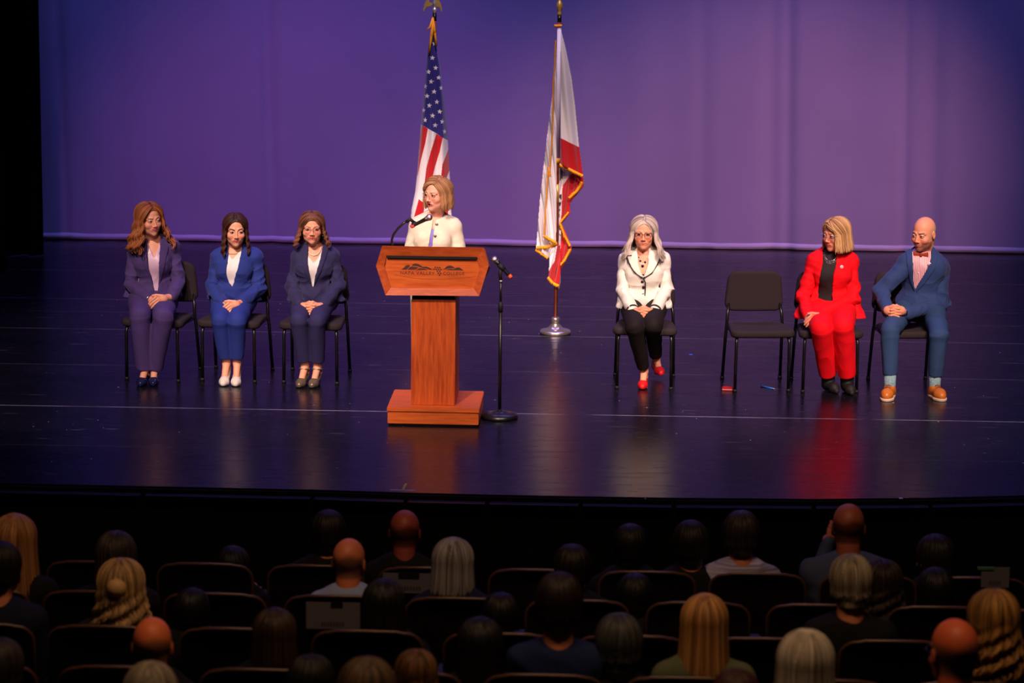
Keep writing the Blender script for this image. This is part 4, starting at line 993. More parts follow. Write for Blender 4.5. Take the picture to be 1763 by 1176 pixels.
    if C is not None:
        H = Fld(np.minimum(np.minimum(wrL, wrR), C)-.08, np.maximum(np.maximum(wrL, wrR), C)+.08, .0027)
        for el, wr in ((elL, wrL), (elR, wrR)): H.rc(wr+(el-wr)*.3, wr, .028, .022, .0)
        (hands_clasped if s['hstyle'] == 'clasp' else hands_stacked)(H, C, wrL, wrR, **({'flip': True} if s['hstyle'] == 'stackL' else {}))
        V, F = H.mesh(); c_ = np.tile(sk*np.array([1.0, .92, .9]), (len(V), 1)); parts.append((V, F, c_))
    else:
        for el, wr in ((elL, wrL), (elR, wrR)):
            H = Fld(np.minimum(el, wr)-.13, np.maximum(el, wr)+.13, .004); d = (wr-el)/np.linalg.norm(wr-el); H.rc(el, wr, .036, .026); H.ell(wr+d*.05, (.035, .04, .018), .015)
            for i in range(4):
                o_ = np.array([(i-1.5)*.019, 0, 0]); H.rc(wr+d*.08+o_, wr+d*.125+o_-[0, 0, .012], .0095, .0075, .002)
            H.rc(wr+d*.04+[.03*(1 if wr is wrL else -1), 0, 0], wr+d*.08+[.045*(1 if wr is wrL else -1), 0, -.005], .011, .009, .004); V, F = H.mesh(); parts.append((V, F, np.tile(sk, (len(V), 1))))
    if not s.get('standing'):
        for i in (0, 1):
            k_, a_, hem = legs[i]; t_ = np.array(toes[i]); hh = s.get('heel', 0)
            Lf = Fld(np.minimum(np.minimum(k_, a_), t_)-.07, np.maximum(np.maximum(k_, a_), t_)+.07, .005); Lf.rc(k_, a_, .050, .030); fwd = (t_-a_)*np.array([1, 1, 0]); fwd = fwd/np.linalg.norm(fwd)
            lift = (s.get('lift', 0) if i == 1 else 0)
            if s['shoe'] == 'pump': Lf.rc(a_, t_-fwd*.065+[0, 0, .026+lift], .027, .022, .015, fy=1); Lf.ell(a_-fwd*.03+[0, 0, -.045], (.028, .035, .035), .02); V, F = Lf.mesh(1); parts.append((V, F, np.tile(sk, (len(V), 1))))
            shoe(root, s, a_, t_, fwd, hh, lift)
    hp_ = s['head']; hc = np.array(P(hp_[0], hp_[1], Y0+hp_[2]))-np.array([0, 0, .112*s.get('hs', 1.0)]); R = (Matrix.Rotation(math.radians(s.get('hyaw', 0)), 3, 'Z') @ Matrix.Rotation(math.radians(s.get('hpitch', 4)), 3, 'X') @ Matrix.Rotation(math.radians(s.get('hroll', 0)), 3, 'Y')); R = np.array(R); hs = s.get('hs', 1.0)
    nl = R.T@((nk+np.array([0, .022, 0]))-hc)/hs; hV, hF, hC = make_head(s, nl); parts.append(((hV*hs)@R.T+hc, hF, hC))
    V, F, c_ = join(parts); mk('body', V, F, skinm, root, col=c_)
    if s.get('hair'):
        v, f_, c_ = make_hair(s['hair'], s['seed']); v = (v*hs)@R.T+hc; mk('hair', v, f_, hairm, root, col=c_)
    if s.get('glasses'):
        g_ = s['glasses']; gm = mat('glasses_'+g_['n'], g_['c'], .3); pr = []; zc = -.25; ht = g_.get('h', 1.55); wd_ = g_.get('w', 2.55)
        for q in (-1, 1):
            cx_ = q*3.35; pts = [(cx_+wd_*math.copysign(abs(math.cos(t))**.6, math.cos(t)), -10.35+.035*(cx_+wd_*math.cos(t))**2, zc+ht*math.copysign(abs(math.sin(t))**.75, math.sin(t))+(g_.get('cat', 0)*max(0, q*math.cos(t))*(math.sin(t) > 0))) for t in np.linspace(0, 2*np.pi, 25)]
            rr = [g_.get('r', .13)*(1.5 if (math.sin(t) > .2 and g_.get('brow')) else 1)*.01 for t in np.linspace(0, 2*np.pi, 25)]
            pr.append(tube(np.array(pts)*.01, rr, 6)); pr.append(tube(np.array([(q*5.8, -9.2, .6), (q*7.4, -6.5, .5), (q*7.9, -1, .3), (q*7.9, 1.5, -.6)])*.01, .0012, 6))
        pr.append(tube(np.array([(-.9, -10.3, .35), (0, -10.7, .6), (.9, -10.3, .35)])*.01, g_.get('r', .13)*.01, 6)); v, f_ = join(pr); gl = mk('glasses', (v*hs)@R.T+hc, f_, gm, root)
        for q in (-1, 1):
            n = 20; ring = np.array([(q*3.35+(wd_-.1)*math.copysign(abs(math.cos(t))**.6, math.cos(t)), -10.35+.035*(q*3.35+wd_*math.cos(t))**2, zc+(ht-.1)*math.copysign(abs(math.sin(t))**.75, math.sin(t))) for t in np.linspace(0, 2*np.pi, n, endpoint=False)])*.01
            v = np.vstack([ring, ring+[0, .0012, 0]]); v = (v*hs)@R.T+hc
            mk('lens', v, [tuple(range(n)), tuple(range(2*n-1, n-1, -1))]+[(i, i+n, (i+1) % n+n, (i+1) % n) for i in range(n)], lensm, gl, smooth=False)
    info = dict(root=root, T=T, nk=nk, J=J, ctoxz=ctoxz, fy=fy, R=R, hc=hc, wr=(wrL, wrR), C=C, jk=jk, el=(elL, elR), hip=hip, Y0=Y0); PEOPLE.append(info); return info
lm_ = D.materials.new('lens_glass'); lm_.use_nodes = True; lensm = lm_
_nt = lm_.node_tree; _nt.nodes.clear(); _o = _nt.nodes.new('ShaderNodeOutputMaterial'); _t = _nt.nodes.new('ShaderNodeBsdfTransparent'); _g = _nt.nodes.new('ShaderNodeBsdfGlossy'); _m = _nt.nodes.new('ShaderNodeMixShader'); _g.inputs['Roughness'].default_value = .05
_m.inputs[0].default_value = .06; _nt.links.new(_t.outputs[0], _m.inputs[1]); _nt.links.new(_g.outputs[0], _m.inputs[2]); _nt.links.new(_m.outputs[0], _o.inputs[0])
def shoe(root, s, a, t, fwd, hh, lift):
    st = s['shoe']; m = s['shoem']; t = np.array(t); heel = t-fwd*.225; ball = t-fwd*.065
    pts = np.array([a, t, heel]); f = Fld(pts.min(0)-.07, pts.max(0)+.08, .0036); z = np.array([0, 0, 1.0]); L = z*lift
    if st == 'pump':
        f.rc(heel+fwd*.03+z*(hh+.028)+L, ball+z*.026+L, .027, .034, 0); f.rc(ball+z*.022+L, t-fwd*.030+z*.020+L, .034, .024, .02)
        f.ell(a*np.array([1, 1, 0])+fwd*.055+z*(.075+hh)+L, (.029, .055, .045), .004, 's'); f.ell(a*np.array([1, 1, 0])+z*(.10+hh)+L, (.031, .042, .055), .004, 's')
        if hh > .02: f.rc(heel+fwd*.028+z*(hh+.01)+L, heel+fwd*.022+z*.002+L, .018, .006, .01, flat=True)
    elif st == 'oxford':
        f.rc(heel+fwd*.04+z*.045, ball+z*.042, .038, .042, 0); f.rc(ball+z*.038, t-fwd*.035+z*.034, .042, .033, .02); f.rc(heel+fwd*.045+z*.03, a-z*.02, .04, .042, .02)
        f.ell(a*np.array([1, 1, 0])+z*.125, (.034, .045, .040), .004, 's')
    elif st == 'boot':
        f.rc(heel+fwd*.04+z*.04, ball+z*.036, .034, .036, 0); f.rc(ball+z*.032, t-fwd*.025+z*.022, .035, .02, .02); f.rc(heel+fwd*.05+z*.04, a+z*.0, .038, .042, .02); f.rc(a-z*.02, a+z*.12, .044, .050, .02)
    f.A = np.maximum(f.A, (.004+lift-(f.lo[2]+np.arange(f.n[2])*f.h))[None, None, :].astype(np.float32))
    V, F = f.mesh(1); o = mk('shoe', V, F, m, root)
    if s.get('sole'):
        g_ = Fld(pts.min(0)-.07, pts.max(0)+.08, .0036); g_.rc(heel+fwd*.042+z*.012, ball+z*.012, .041, .046, 0, flat=False); g_.rc(ball+z*.012, t-fwd*.036+z*.012, .046, .038, .02)
        _, (x, y, zz) = g_.sub(g_.lo, g_.lo+g_.n*g_.h); g_.A = np.maximum(g_.A, np.maximum(-zz, zz-.020).astype(np.float32)); V, F = g_.mesh(); mk('sole', V, F, s['sole'], o)
        for q in range(4):   # laces
            c0_ = a*np.array([1, 1, 0])+fwd*(.05+.017*q)+z*(.098-.011*q); sd = np.array([-fwd[1], fwd[0], 0]); V, F = tube([c0_-sd*.02-z*.004, c0_+z*.003, c0_+sd*.02-z*.004], .0022, 6); mk('lace', V, F, mat('brown_lace', (96, 44, 18), .7), o)
        V, F = join([tube([a-z*.07, a-z*.02, a+z*.075], [.036, .041, .042], 16)]); mk('sock', V, F, s['sock'], root)
    if s.get('strap'):
        V, F = tube([a+np.array([.038*math.cos(t_), .042*math.sin(t_), .0-.012]) for t_ in np.linspace(0, 6.28, 20)], .005, 6); mk('ankle_strap', V, F, m, o)
def project(info, px, py, lift=.0):
    """point on the jacket or shirt front seen at a pixel"""
    T = info['T']; A = T.A; d = ray(px, py); 
    for yy in np.arange(info['fy']-.12, info['fy']+.3, .003):
        q = CAMP+d*(yy/d.y); i = ((np.array(q)-T.lo)/T.h).astype(int)
        if np.all(i >= 0) and np.all(i < T.n) and A[tuple(i)] < lift: return np.array(q)
    return np.array(P(px, py, info['fy']))
def button(info, px, py, r, m, name='button', lift=.016):
    q = project(info, px, py, lift); V, F = lathe([(.0003, 0), (r, 0), (r, .003), (r*.7, .0045), (.0003, .0045)], (0, 0, 0), 12); V = V[:, [0, 2, 1]]*np.array([1, -1, 1])+q; return mk(name, V, F, m, info['jk'])

white_top = mat('white_silk', (236, 226, 226), .55, .4, bump=.1, bscale=60)
pink_top = mat('lilac_silk', (222, 186, 214), .4, .5)
# 1 --- woman in the purple-navy suit
t1 = ff((190, 330, .306))
p1 = person(dict(label='seated person in purple-navy pant suit and lilac blouse, long wavy auburn hair', seed=11, toeL=(240, 667), toeR=(263, 666.5), taL=-6, taR=4, neck=(263, 421, .36), chair=(260,658), shL=(231, 433, .36), shR=(299, 427, .40), elL=(225, 490, .30), elR=(308, 484, .33), wrL=(255, 514, .10), wrR=(296, 511, .12),
    hands=(274, 518, .06), hstyle='stack', hipx=265, knL=(241, 545, -.08), knR=(281, 545, -.08), tr=(.088, .068, .070, .063), hemt=.0, w=1.1, by=4, hemz=.575, flare=[((222, 520, .28), .05), ((305, 518, .32), .05)],
    cname='purple_navy_suit', cloth=(74, 56, 112), head=(257, 351, .30), hyaw=34, hpitch=3, hroll=-4, smile=.35, lips=(190, 60, 84), brow=(110, 62, 40), gaze=(.25, .1),
    opening=t1((203, 270), (272, 270), (276, 420), (268, 560), (246, 560), (216, 420)), neckline=t1((200, 280), (245, 372), (276, 285)), blouse=pink_top,
    lapels=[t1((200, 285), (216, 420), (246, 556), (205, 440), (172, 350), (160, 300)), t1((276, 300), (277, 420), (266, 560), (308, 420), (322, 315))],
    hair=dict(c1=(84, 40, 22), c2=(176, 104, 58), c3=(180, 106, 62), zend=-.205, zvar=.03, wave=.018, wl=.085, puff=.026, flare=.072, az0=54, part=.006, n=150, r=.0105, fwd=.02, tip=.5, hairline=8.2),
    shoe='pump', shoem=mat('navy_patent', (26, 30, 70), .12, .8), heel=.01))
# 2 --- woman in royal blue
t2 = ff((330, 350, .2893))
p2 = person(dict(label='seated person in royal blue suit and white top, long dark brown hair, white heels', seed=23, toeL=(383, 666.5), toeR=(405, 667), taL=-3, taR=2, neck=(404, 437, .36), chair=(391,659), shL=(374, 446, .37), shR=(442, 445, .38), elL=(365, 497, .31), elR=(446, 497, .32), wrL=(383, 522, .10), wrR=(417, 521, .12),
    hands=(399, 528, .06), hstyle='stack', hipx=404, knL=(379, 553, -.08), knR=(408, 553, -.08), tr=(.084, .060, .056, .050), hemt=.14, w=1.06, by=2, hemz=.56, flare=[((364, 530, .28), .045), ((444, 528, .3), .045)],
    cname='royal_blue_suit', cloth=(36, 52, 130), head=(405, 369, .31), hyaw=12, hpitch=6, smile=.12, lips=(178, 76, 72), brow=(50, 28, 22), brow_k=.95, gaze=(.35, -.1), iris=(40, 24, 16),
    opening=t2((214, 275), (290, 275), (284, 340), (262, 430), (241, 505), (228, 480), (205, 420), (215, 330)), neckline=t2((205, 290), (240, 338), (290, 285)), blouse=white_top,
    hair=dict(c1=(34, 18, 14), c2=(66, 36, 28), c3=(110, 56, 38), zend=-.165, zvar=.025, wave=.008, wl=.05, puff=.014, flare=.014, az0=60, part=-.004, n=130, r=.0095, fwd=.03, tip=.35, hairline=8.2),
    shoe='pump', shoem=mat('pearl_white_leather', (232, 220, 214), .4, .5, bump=.5, bscale=400), heel=.05))
# 3 --- woman with pearls
t3 = ff((470, 350, .2893))
p3 = person(dict(label='seated person in dark navy suit, pearl necklace and red glasses, curly brown hair', seed=37, toeL=(513, 669), toeR=(535, 669.5), taL=-12, taR=-12, neck=(540, 433, .36), chair=(533,662.5), shL=(514, 446, .37), shR=(574, 444, .38), elL=(503, 495, .31), elR=(583, 492, .32), wrL=(516, 524, .10), wrR=(558, 524, .11),
    hands=(536, 530, .06), hstyle='clasp', hipx=543, knL=(515, 552, -.07), knR=(546, 553, -.08), tr=(.084, .058, .056, .052), hemt=.13, w=1.06, by=2, hemz=.57, flare=[((504, 520, .28), .045), ((584, 522, .3), .045)],
    cname='navy_suit', cloth=(46, 42, 84), head=(537, 366, .31), hyaw=6, hpitch=2, hs=.98, face_w=1.06, smile=.16, lips=(196, 62, 66), brow=(110, 66, 44), brow_k=.5, gaze=(.1, .1),
    opening=t3((205, 270), (290, 270), (282, 330), (262, 400), (236, 500), (215, 420), (205, 340)), neckline=t3((196, 270), (205, 315), (243, 358), (272, 320), (295, 270)), blouse=white_top,
    lapels=[t3((200, 270), (207, 350), (234, 500), (185, 400), (168, 320), (165, 275)), t3((290, 265), (284, 340), (240, 500), (290, 400), (322, 300), (328, 270))],
    hair=dict(c1=(66, 34, 26), c2=(116, 70, 52), c3=(170, 112, 84), zend=-.135, zvar=.02, wave=.011, wl=.035, puff=.02, flare=.045, az0=62, part=.0, n=150, r=.0072, bangs=60, bang_el=33, tip=.5, hairline=7.0),
    glasses=dict(n='red', c=(150, 40, 60), h=1.6, w=2.6, r=.11), shoe='pump', strap=True, shoem=mat('pewter_leather', (122, 106, 92), .35, metal=.4), heel=.035))
# 4 --- speaker at the lectern
t4 = ff((630, 290, .2381))
p4 = person(dict(label='person speaking at the lectern in cream tweed jacket, short blonde-brown hair and glasses', seed=41, standing=True, toeL=(735, 680), toeR=(760, 680), Y0=19.75, neck=(748, 381, .05), shL=(717, 391, .04), shR=(783, 393, .06), elL=(702, 455, .02), elR=(795, 455, .03), wrL=(713, 462, -.20), wrR=(775, 462, -.20),
    hipx=744, hipd=.04, hipz=.88, w=1.0, by=-6, hemz=.72, skirt=True, hstyle='none', sleeve=(.062, .052, .044), fold=.003,
    cname='cream_tweed', cloth=(228, 216, 196), cn=60, crough=.9, head=(753, 306.5, .0), hyaw=-38, hpitch=1, smile=.0, mouth_open=1.0, lips=(190, 84, 84), brow=(140, 92, 60), brow_k=.6, gaze=(-.1, -.1), skin=(236, 172, 148),
    opening=[(735, 373), (766, 366), (764, 377), (749, 381.5), (746.5, 400), (744, 425), (737.5, 425), (742, 400), (745, 381)], neckline=[(730, 360), (741, 392), (745, 397), (750, 392), (772, 360)], blouse=mat('lavender_top', (120, 110, 200), .6),
    hair=dict(c1=(110, 68, 42), c2=(184, 136, 94), c3=(196, 150, 108), zend=-.105, zvar=.008, wave=.002, puff=.02, flare=.022, curl=.02, az0=60, part=.03, n=150, r=.0095, tip=.3, sweep=[(.03, -75, -48, 18, 5, False)], hairline=8.0),
    glasses=dict(n='brown', c=(90, 44, 40), h=1.6, w=2.5, r=.09), shoe='pump', shoem=None))
# 5 --- grey-haired woman, white jacket with dark piping
t5 = ff((1030, 360, .2805))
p5 = person(dict(label='seated person in white jacket with black piping, long silver hair, red shoes, crossed ankles', seed=53, toeL=(1105, 672), toeR=(1139, 655), taL=-6, taR=14, lift=.03, chair=(1108,672), neck=(1108, 441, .36), shL=(1076, 451, .37), shR=(1143, 450, .38), elL=(1071, 497, .31), elR=(1148, 497, .32), wrL=(1089, 534, .10), wrR=(1128, 534, .11),
    hands=(1108, 539, .06), hstyle='clasp', hipx=1109, knL=(1093, 562, -.07), knR=(1124, 560, -.06), tr=(.084, .062, .056, .046), hemt=.1, w=1.07, by=0, hemz=.555, flare=[((1071, 528, .28), .05), ((1146, 528, .3), .05)],
    cname='white_suit', cloth=(232, 224, 216), trouser=(20, 12, 15), head=(1109, 374, .31), hyaw=-3, hpitch=2, smile=.28, lips=(196, 104, 92), brow=(150, 120, 110), brow_k=.4, gaze=(0, 0), skin=(230, 156, 126),
    opening=t5((240, 250), (312, 250), (306, 330), (292, 380), (276, 420), (262, 390), (246, 330)), neckline=t5((225, 240), (250, 400), (300, 400), (320, 240)), blouse=mat('black_top', (20, 14, 16), .7),
    lapels=[t5((238, 262), (246, 335), (272, 424), (222, 390), (188, 330), (174, 288), (200, 275)), t5((318, 262), (306, 335), (278, 424), (330, 390), (368, 330), (388, 282), (360, 262))],
    hair=dict(c1=(140, 124, 124), c2=(206, 190, 184), c3=(206, 188, 172), zend=-.175, zvar=.025, wave=.008, wl=.09, puff=.024, flare=.062, az0=58, part=.004, n=160, r=.0095, fwd=.025, tip=.3, hairline=8.0),
    glasses=dict(n='dark', c=(26, 16, 22), h=1.4, w=2.65, r=.15, brow=True, cat=.35), shoe='pump', shoem=mat('red_suede', (206, 14, 22), .6), heel=.012, xshins=True))
# 6 --- woman in red
t6 = ff((1220, 360, .2893))
p6 = person(dict(label='seated person in bright red pant suit and black turtleneck, straight blonde hair, looking left', seed=67, toeL=(1443, 680), toeR=(1468, 683), taL=22, taR=10, neck=(1434, 440, .36), chair=(1430,678), shL=(1399, 453, .36), shR=(1467, 453, .38), elL=(1382, 511, .28), elR=(1471, 512, .30), wrL=(1392, 544, .12), wrR=(1415, 540, .10),
    hands=(1401, 549, .05), hstyle='stack', hipx=1430, knL=(1414, 566, -.07), knR=(1452, 562, -.06), tr=(.09, .070, .068, .066), hemt=.08, w=1.10, by=-4, hemz=.51, flare=[((1378, 548, .26), .055), ((1478, 550, .28), .055)],
    cname='red_suit', sheen=.001, cloth=(236, 2, 24), head=(1440, 376, .31), hyaw=-46, hpitch=5, hs=1.02, face_w=1.05, smile=-.1, lips=(176, 76, 76), brow=(140, 90, 60), brow_k=.5, gaze=(-.15, .05), skin=(224, 146, 120), neck_r=.056,
    opening=t6((688, 236), (772, 236), (760, 320), (742, 400), (735, 545), (650, 545), (662, 400), (680, 320)), blouse=mat('black_knit', (26, 18, 24), .8), turtle=True, bname='turtleneck',
    hair=dict(c1=(150, 100, 62), c2=(222, 178, 128), c3=(230, 188, 140), zend=-.118, zvar=.008, wave=.001, puff=.018, flare=.016, az0=62, part=-.02, n=150, r=.009, tip=.2, sweep=[(-.02, 38, 66, 26, 0, True), (-.02, -60, -48, 8, 30, False)], hairline=7.6),
    glasses=dict(n='silver', c=(150, 140, 170), h=1.5, w=2.5, r=.07), shoe='boot', shoem=mat('black_suede', (14, 11, 14), .7)))
# 7 --- man in blue suit
t7 = ff((1480, 360, .2889))
shirtm = D.materials.new('striped_shirt'); shirtm.use_nodes = True
_n = shirtm.node_tree; _tc = _n.nodes.new('ShaderNodeTexCoord'); _w = _n.nodes.new('ShaderNodeTexWave'); _w.inputs['Scale'].default_value = 32; _w.bands_direction = 'X'; _r = _n.nodes.new('ShaderNodeValToRGB')
_r.color_ramp.elements[0].position = .42; _r.color_ramp.elements[1].position = .55; _r.color_ramp.elements[0].color = (*lin((196, 60, 96)), 1); _r.color_ramp.elements[1].color = (*lin((240, 220, 226)), 1)
_n.links.new(_tc.outputs['Object'], _w.inputs['Vector']); _n.links.new(_w.outputs['Fac'], _r.inputs['Fac']); _n.links.new(_r.outputs['Color'], _n.nodes['Principled BSDF'].inputs['Base Color'])
p7 = person(dict(label='seated person in blue suit with rust bow tie and striped shirt, shaved head, tan shoes', seed=71, man=True, toeL=(1524, 692), toeR=(1624, 692), taL=-16, taR=16, neck=(1591, 440, .36), chair=(1572,680), shL=(1557, 456, .30), shR=(1622, 464, .40), elL=(1517, 502, .24), elR=(1619, 522, .32), wrL=(1529, 537, .08), wrR=(1560, 540, .10),
    hands=(1540, 536, .04), hstyle='clasp', hipx=1585, knL=(1532, 567, -.06), knR=(1617, 577, -.08), tr=(.084, .064, .058, .050), hemt=.17, w=1.06, by=-8, hemz=.59, sleeve=(.066, .055, .042), flare=[((1625, 522, .34), .05)],
    cname='blue_suit', cloth=(42, 62, 112), trouser=(44, 68, 108), head=(1592, 375, .32), hyaw=-38, hpitch=7, hs=1.03, smile=.35, lips=(180, 96, 88), brow=(90, 52, 36), brow_k=.9, gaze=(-.25, .0), iris=(40, 26, 18), lashes=0, skin=(232, 158, 128), beard=(112, 52, 34), neck_r=.058,
    opening=t7((322, 225), (440, 225), (430, 290), (400, 360), (362, 430), (334, 485), (322, 440), (316, 330)), blouse=shirtm, bname='shirt', turtle=False,
    lapels=[t7((312, 240), (316, 330), (322, 440), (332, 500), (300, 430), (280, 340), (278, 262)), t7((440, 230), (428, 300), (362, 430), (336, 500), (390, 440), (450, 350), (468, 290), (462, 250))],
    shoe='oxford', shoem=mat('tan_leather', (196, 110, 38), .42, .5, nscale=30, nmix=.12), sole=mat('cream_sole', (214, 190, 170), .6), sock=mat('pale_blue_sock', (128, 160, 170), .9, nscale=120, nmix=.35)))

# ---- accessories
pearl = mat('pearl', (240, 226, 214), .25, .6); dark = mat('dark_button', (34, 22, 26), .4); steel = mat('bright_metal', (210, 205, 205), .25, metal=1.0); goldj = mat('gold_jewellery', (220, 170, 90), .3, metal=1.0)
def chain(info, px, r, m, name, beads=0, lift=-.002):
    pts = np.array([project(info, x, y, lift) for x, y in px]); pts[:, 1] -= .004
    t = np.linspace(0, len(pts)-1, 40); q = np.stack([np.interp(t, range(len(pts)), pts[:, a]) for a in range(3)], 1)
    if beads:
        pr = []
        for i in range(beads):
            u = (i+.5)/beads*39; c_ = np.array([np.interp(u, range(40), q[:, a]) for a in range(3)]); pr.append(lathe([(r*math.sin(t)+1e-5, -r*math.cos(t)) for t in np.linspace(0, np.pi, 7)], c_, 8))
        V, F = join(pr)
    else: V, F = tube(q, r, 6)
    return mk(name, V, F, m, info['root'])
def c3_(x, y): return t3((x, y))[0]
chain(p3, [c3_(*q) for q in ((205, 262), (208, 285), (222, 304), (243, 311), (264, 304), (280, 285), (287, 262))], .0042, pearl, 'pearl_necklace', 30, -.0)
chain(p2, [t2(q)[0] for q in ((222, 300), (250, 302), (282, 298))], .0012, dark, 'thin_necklace')
chain(p5, [t5(q)[0] for q in ((243, 285), (252, 312), (271, 345), (290, 320), (300, 290))], .0016, steel, 'necklace')
for q, r in (((247, 296), .006), ((258, 318), .008), ((272, 350), .011), ((288, 325), .008)): button(p5, *t5(q)[0], r, mat('dark_glass_bead', (22, 20, 50), .1, .9), 'necklace_stone', 0.0)
for q in ((270, 446), (277, 480), (276, 526)): button(p5, *t5(q)[0], .011, dark, 'button')
for pl in (((174, 288), (188, 330), (222, 385), (272, 422)), ((388, 282), (368, 330), (330, 390), (276, 424)), ((277, 424), (289, 450), (289, 490), (286, 540)), ((174, 288), (205, 284)), ((388, 282), (362, 274))):
    q = np.array([project(p5, *t5(a)[0], .022) for a in pl]); q[:, 1] -= .004; t = np.linspace(0, len(q)-1, 16); q = np.stack([np.interp(t, range(len(q)), q[:, a]) for a in range(3)], 1); V, F = tube(q, .0066, 6, flat=.7); mk('piping', V, F, mat('dark_piping', (40, 24, 34), .7), p5['jk'])
for i in (0, 1):
    w_ = p5['wr'][i]; d = (w_-p5['el'][i]); d /= np.linalg.norm(d); V, F = tube([w_-d*.012, w_+d*.003], [.0455, .0455], 20); mk('cuff_band', V, F, mat('dark_piping', (40, 24, 34), .7), p5['jk'])
button(p2, *t2((236, 524))[0], .010, goldj); button(p3, *t3((231, 516))[0], .008, dark)
for q in ((512, 405), (501, 489)): button(p4, *t4(q)[0], .011, steel)
for q in ((232, 660),): pass
# spiky collar necklace of the woman in red
hub = t6((728, 262))[0]; arc = [t6(q)[0] for q in ((690, 270), (697, 292), (712, 305), (728, 309), (746, 303), (760, 288), (766, 270))]
nkl = chain(p6, arc, .0028, steel, 'collar_necklace', 0, .003)
pr = []
for i in range(15):
    u = i/14*6; a = (np.interp(u, range(7), [q[0] for q in arc]), np.interp(u, range(7), [q[1] for q in arc])); dx, dy = a[0]-hub[0], a[1]-(hub[1]-4); L = math.hypot(dx, dy); ln = 8.5 if 3 < i < 11 else 6
    b_ = (a[0]+dx/L*ln*.7, a[1]+abs(dy/L)*ln); A_, B_ = project(p6, *a, .004), project(p6, *b_, .004); A_[1] -= .004; B_[1] -= .004; pr.append(tube([A_, B_], [.0016, .0021], 5))
V, F = join(pr); mk('necklace_spikes', V, F, steel, nkl)
pinm = mat('white_enamel', (236, 220, 230), .3)
for inf, q, tt in ((p6, (792, 344), t6), (p7, (417, 328), t7)):
    o = button(inf, *tt(q)[0], .0125, pinm, 'lapel_pin', .020); pp = project(inf, *tt(q)[0], .020)
    for k in range(3):
        a = k*2.09+.5; V, F = tube([pp+np.array([.005*math.cos(a), -.0052, .005*math.sin(a)]), pp+np.array([.005*math.cos(a), -.006, .005*math.sin(a)])], .0024, 8); mk('emblem', V, F, mat('purple_enamel', (110, 70, 160), .4), o)
# watches
for inf, side in ((p6, 1), (p7, 1), (p1, 0)):
    w_ = inf['wr'][side]; e_ = inf['el'][side]; d = (w_-e_)/np.linalg.norm(w_-e_); c_ = w_+d*.014; V, F = tube([c_-d*.009, c_+d*.009], [.0305, .0300], 20); wt = mk('watch_strap' if inf is not p1 else 'bracelet', V, F, mat('white_strap', (220, 215, 220), .5) if inf is p7 else (dark if inf is p6 else steel), inf['root'])
    if inf is not p1:
        f = Fld(c_-.05, c_+.05, .003); f.box(c_+np.array([0, -.028, .012]), (.017, .006, .017), .005); V, F = f.mesh(); mk('watch_face', V, F, mat('dark_watch_glass', (12, 18, 34), .08, .9), wt)
# bow tie and shirt collar of the man
bt = mat('rust_velvet', (150, 48, 14), .8, nscale=200, nmix=.3); q0 = project(p7, *t7((365, 273))[0], .0)
q0 = np.array(P(*t7((365, 272))[0], q0[1]-.012)); f = Fld(q0-.08, q0+.08, .003)
for g_ in (-1, 1):
    f.rc(q0+np.array([g_*.008, 0, 0]), q0+np.array([g_*.044, 0.006, -.002*g_]), .010, .021, 0, fy=.45)
    f.A = np.maximum(f.A, (g_*((f.lo[0]+np.arange(f.n[0])*f.h)-q0[0])-.053)[:, None, None].astype(np.float32))
f.box(q0+np.array([0, -.006, 0]), (.010, .009, .012), .005, .004); V, F = f.mesh(1); mk('bow_tie', V, F, bt, p7['root'])
f = Fld(p7['nk']-.12, p7['nk']+.14, .0035); hcn = p7['nk']; f.rc(hcn+[0, .018, -.025], hcn+[0, .022, .038], .068, .063, 0, flat=True); f.rc(hcn+[0, .018, -.05], hcn+[0, .022, .06], .0625, .0575, 0, 's', flat=True)
f.poly(ctox := p7['ctoxz'](t7((352, 215), (365, 262), (392, 215))), -99, hcn[1]); V, F = f.mesh(1); mk('shirt_collar', V, F, shirtm, p7['root'])
for q in ((357, 320), (350, 380)): button(p7, *t7(q)[0], .005, pearl, 'shirt_button', .004)
# earrings of the woman with pearls
for g_ in (-1, 1):
    c_ = p3['hc']+p3['R']@np.array([g_*.081, -.004, -.05]); V, F = tube([c_+np.array([.0, .0, 0])+.011*np.array([math.sin(t), 0, math.cos(t)]) for t in np.linspace(0, 6.28, 16)], .0018, 6); mk('earring', V, F, steel, p3['root'])
# ------------------------------------------------------------------ auditorium: stepped floor, seats, audience
ROWY = [13.6, 12.65, 11.7, 10.75, 9.8, 8.85]; ROWZ = [.45, .57, .69, .81, .93, 1.05]; SEATH = .88
carpet = mat('dark_carpet', (12, 9, 11), .95, .1, nscale=90, nmix=.3)
def xs_of(px, r): return P(px, 1000, ROWY[r]).x
ex0, ex1 = -9, 9
mb = MB(); mb.box((ex0, ROWY[0]+.62, -1.2), (ex1, edge[0].y+2, -1.1)); props(mb.make('floor', carpet), kind='structure')
for r in range(6):
    zf = ROWZ[r]-SEATH; mb = MB(); mb.box((ex0, ROWY[r]-.33, zf-.25 if r else -1.2), (ex1, ROWY[r]+.62, zf)); props(mb.make('floor', carpet), kind='structure')
seatcloth = mat('theatre_upholstery', (20, 13, 15), .9, .15, bump=.1, bscale=500); rimw = mat('brown_seat_rim', (84, 56, 40), .28, .6); shellm = mat('dark_seat_shell', (16, 11, 12), .5, .3); iron = mat('cast_iron', (10, 9, 10), .6)
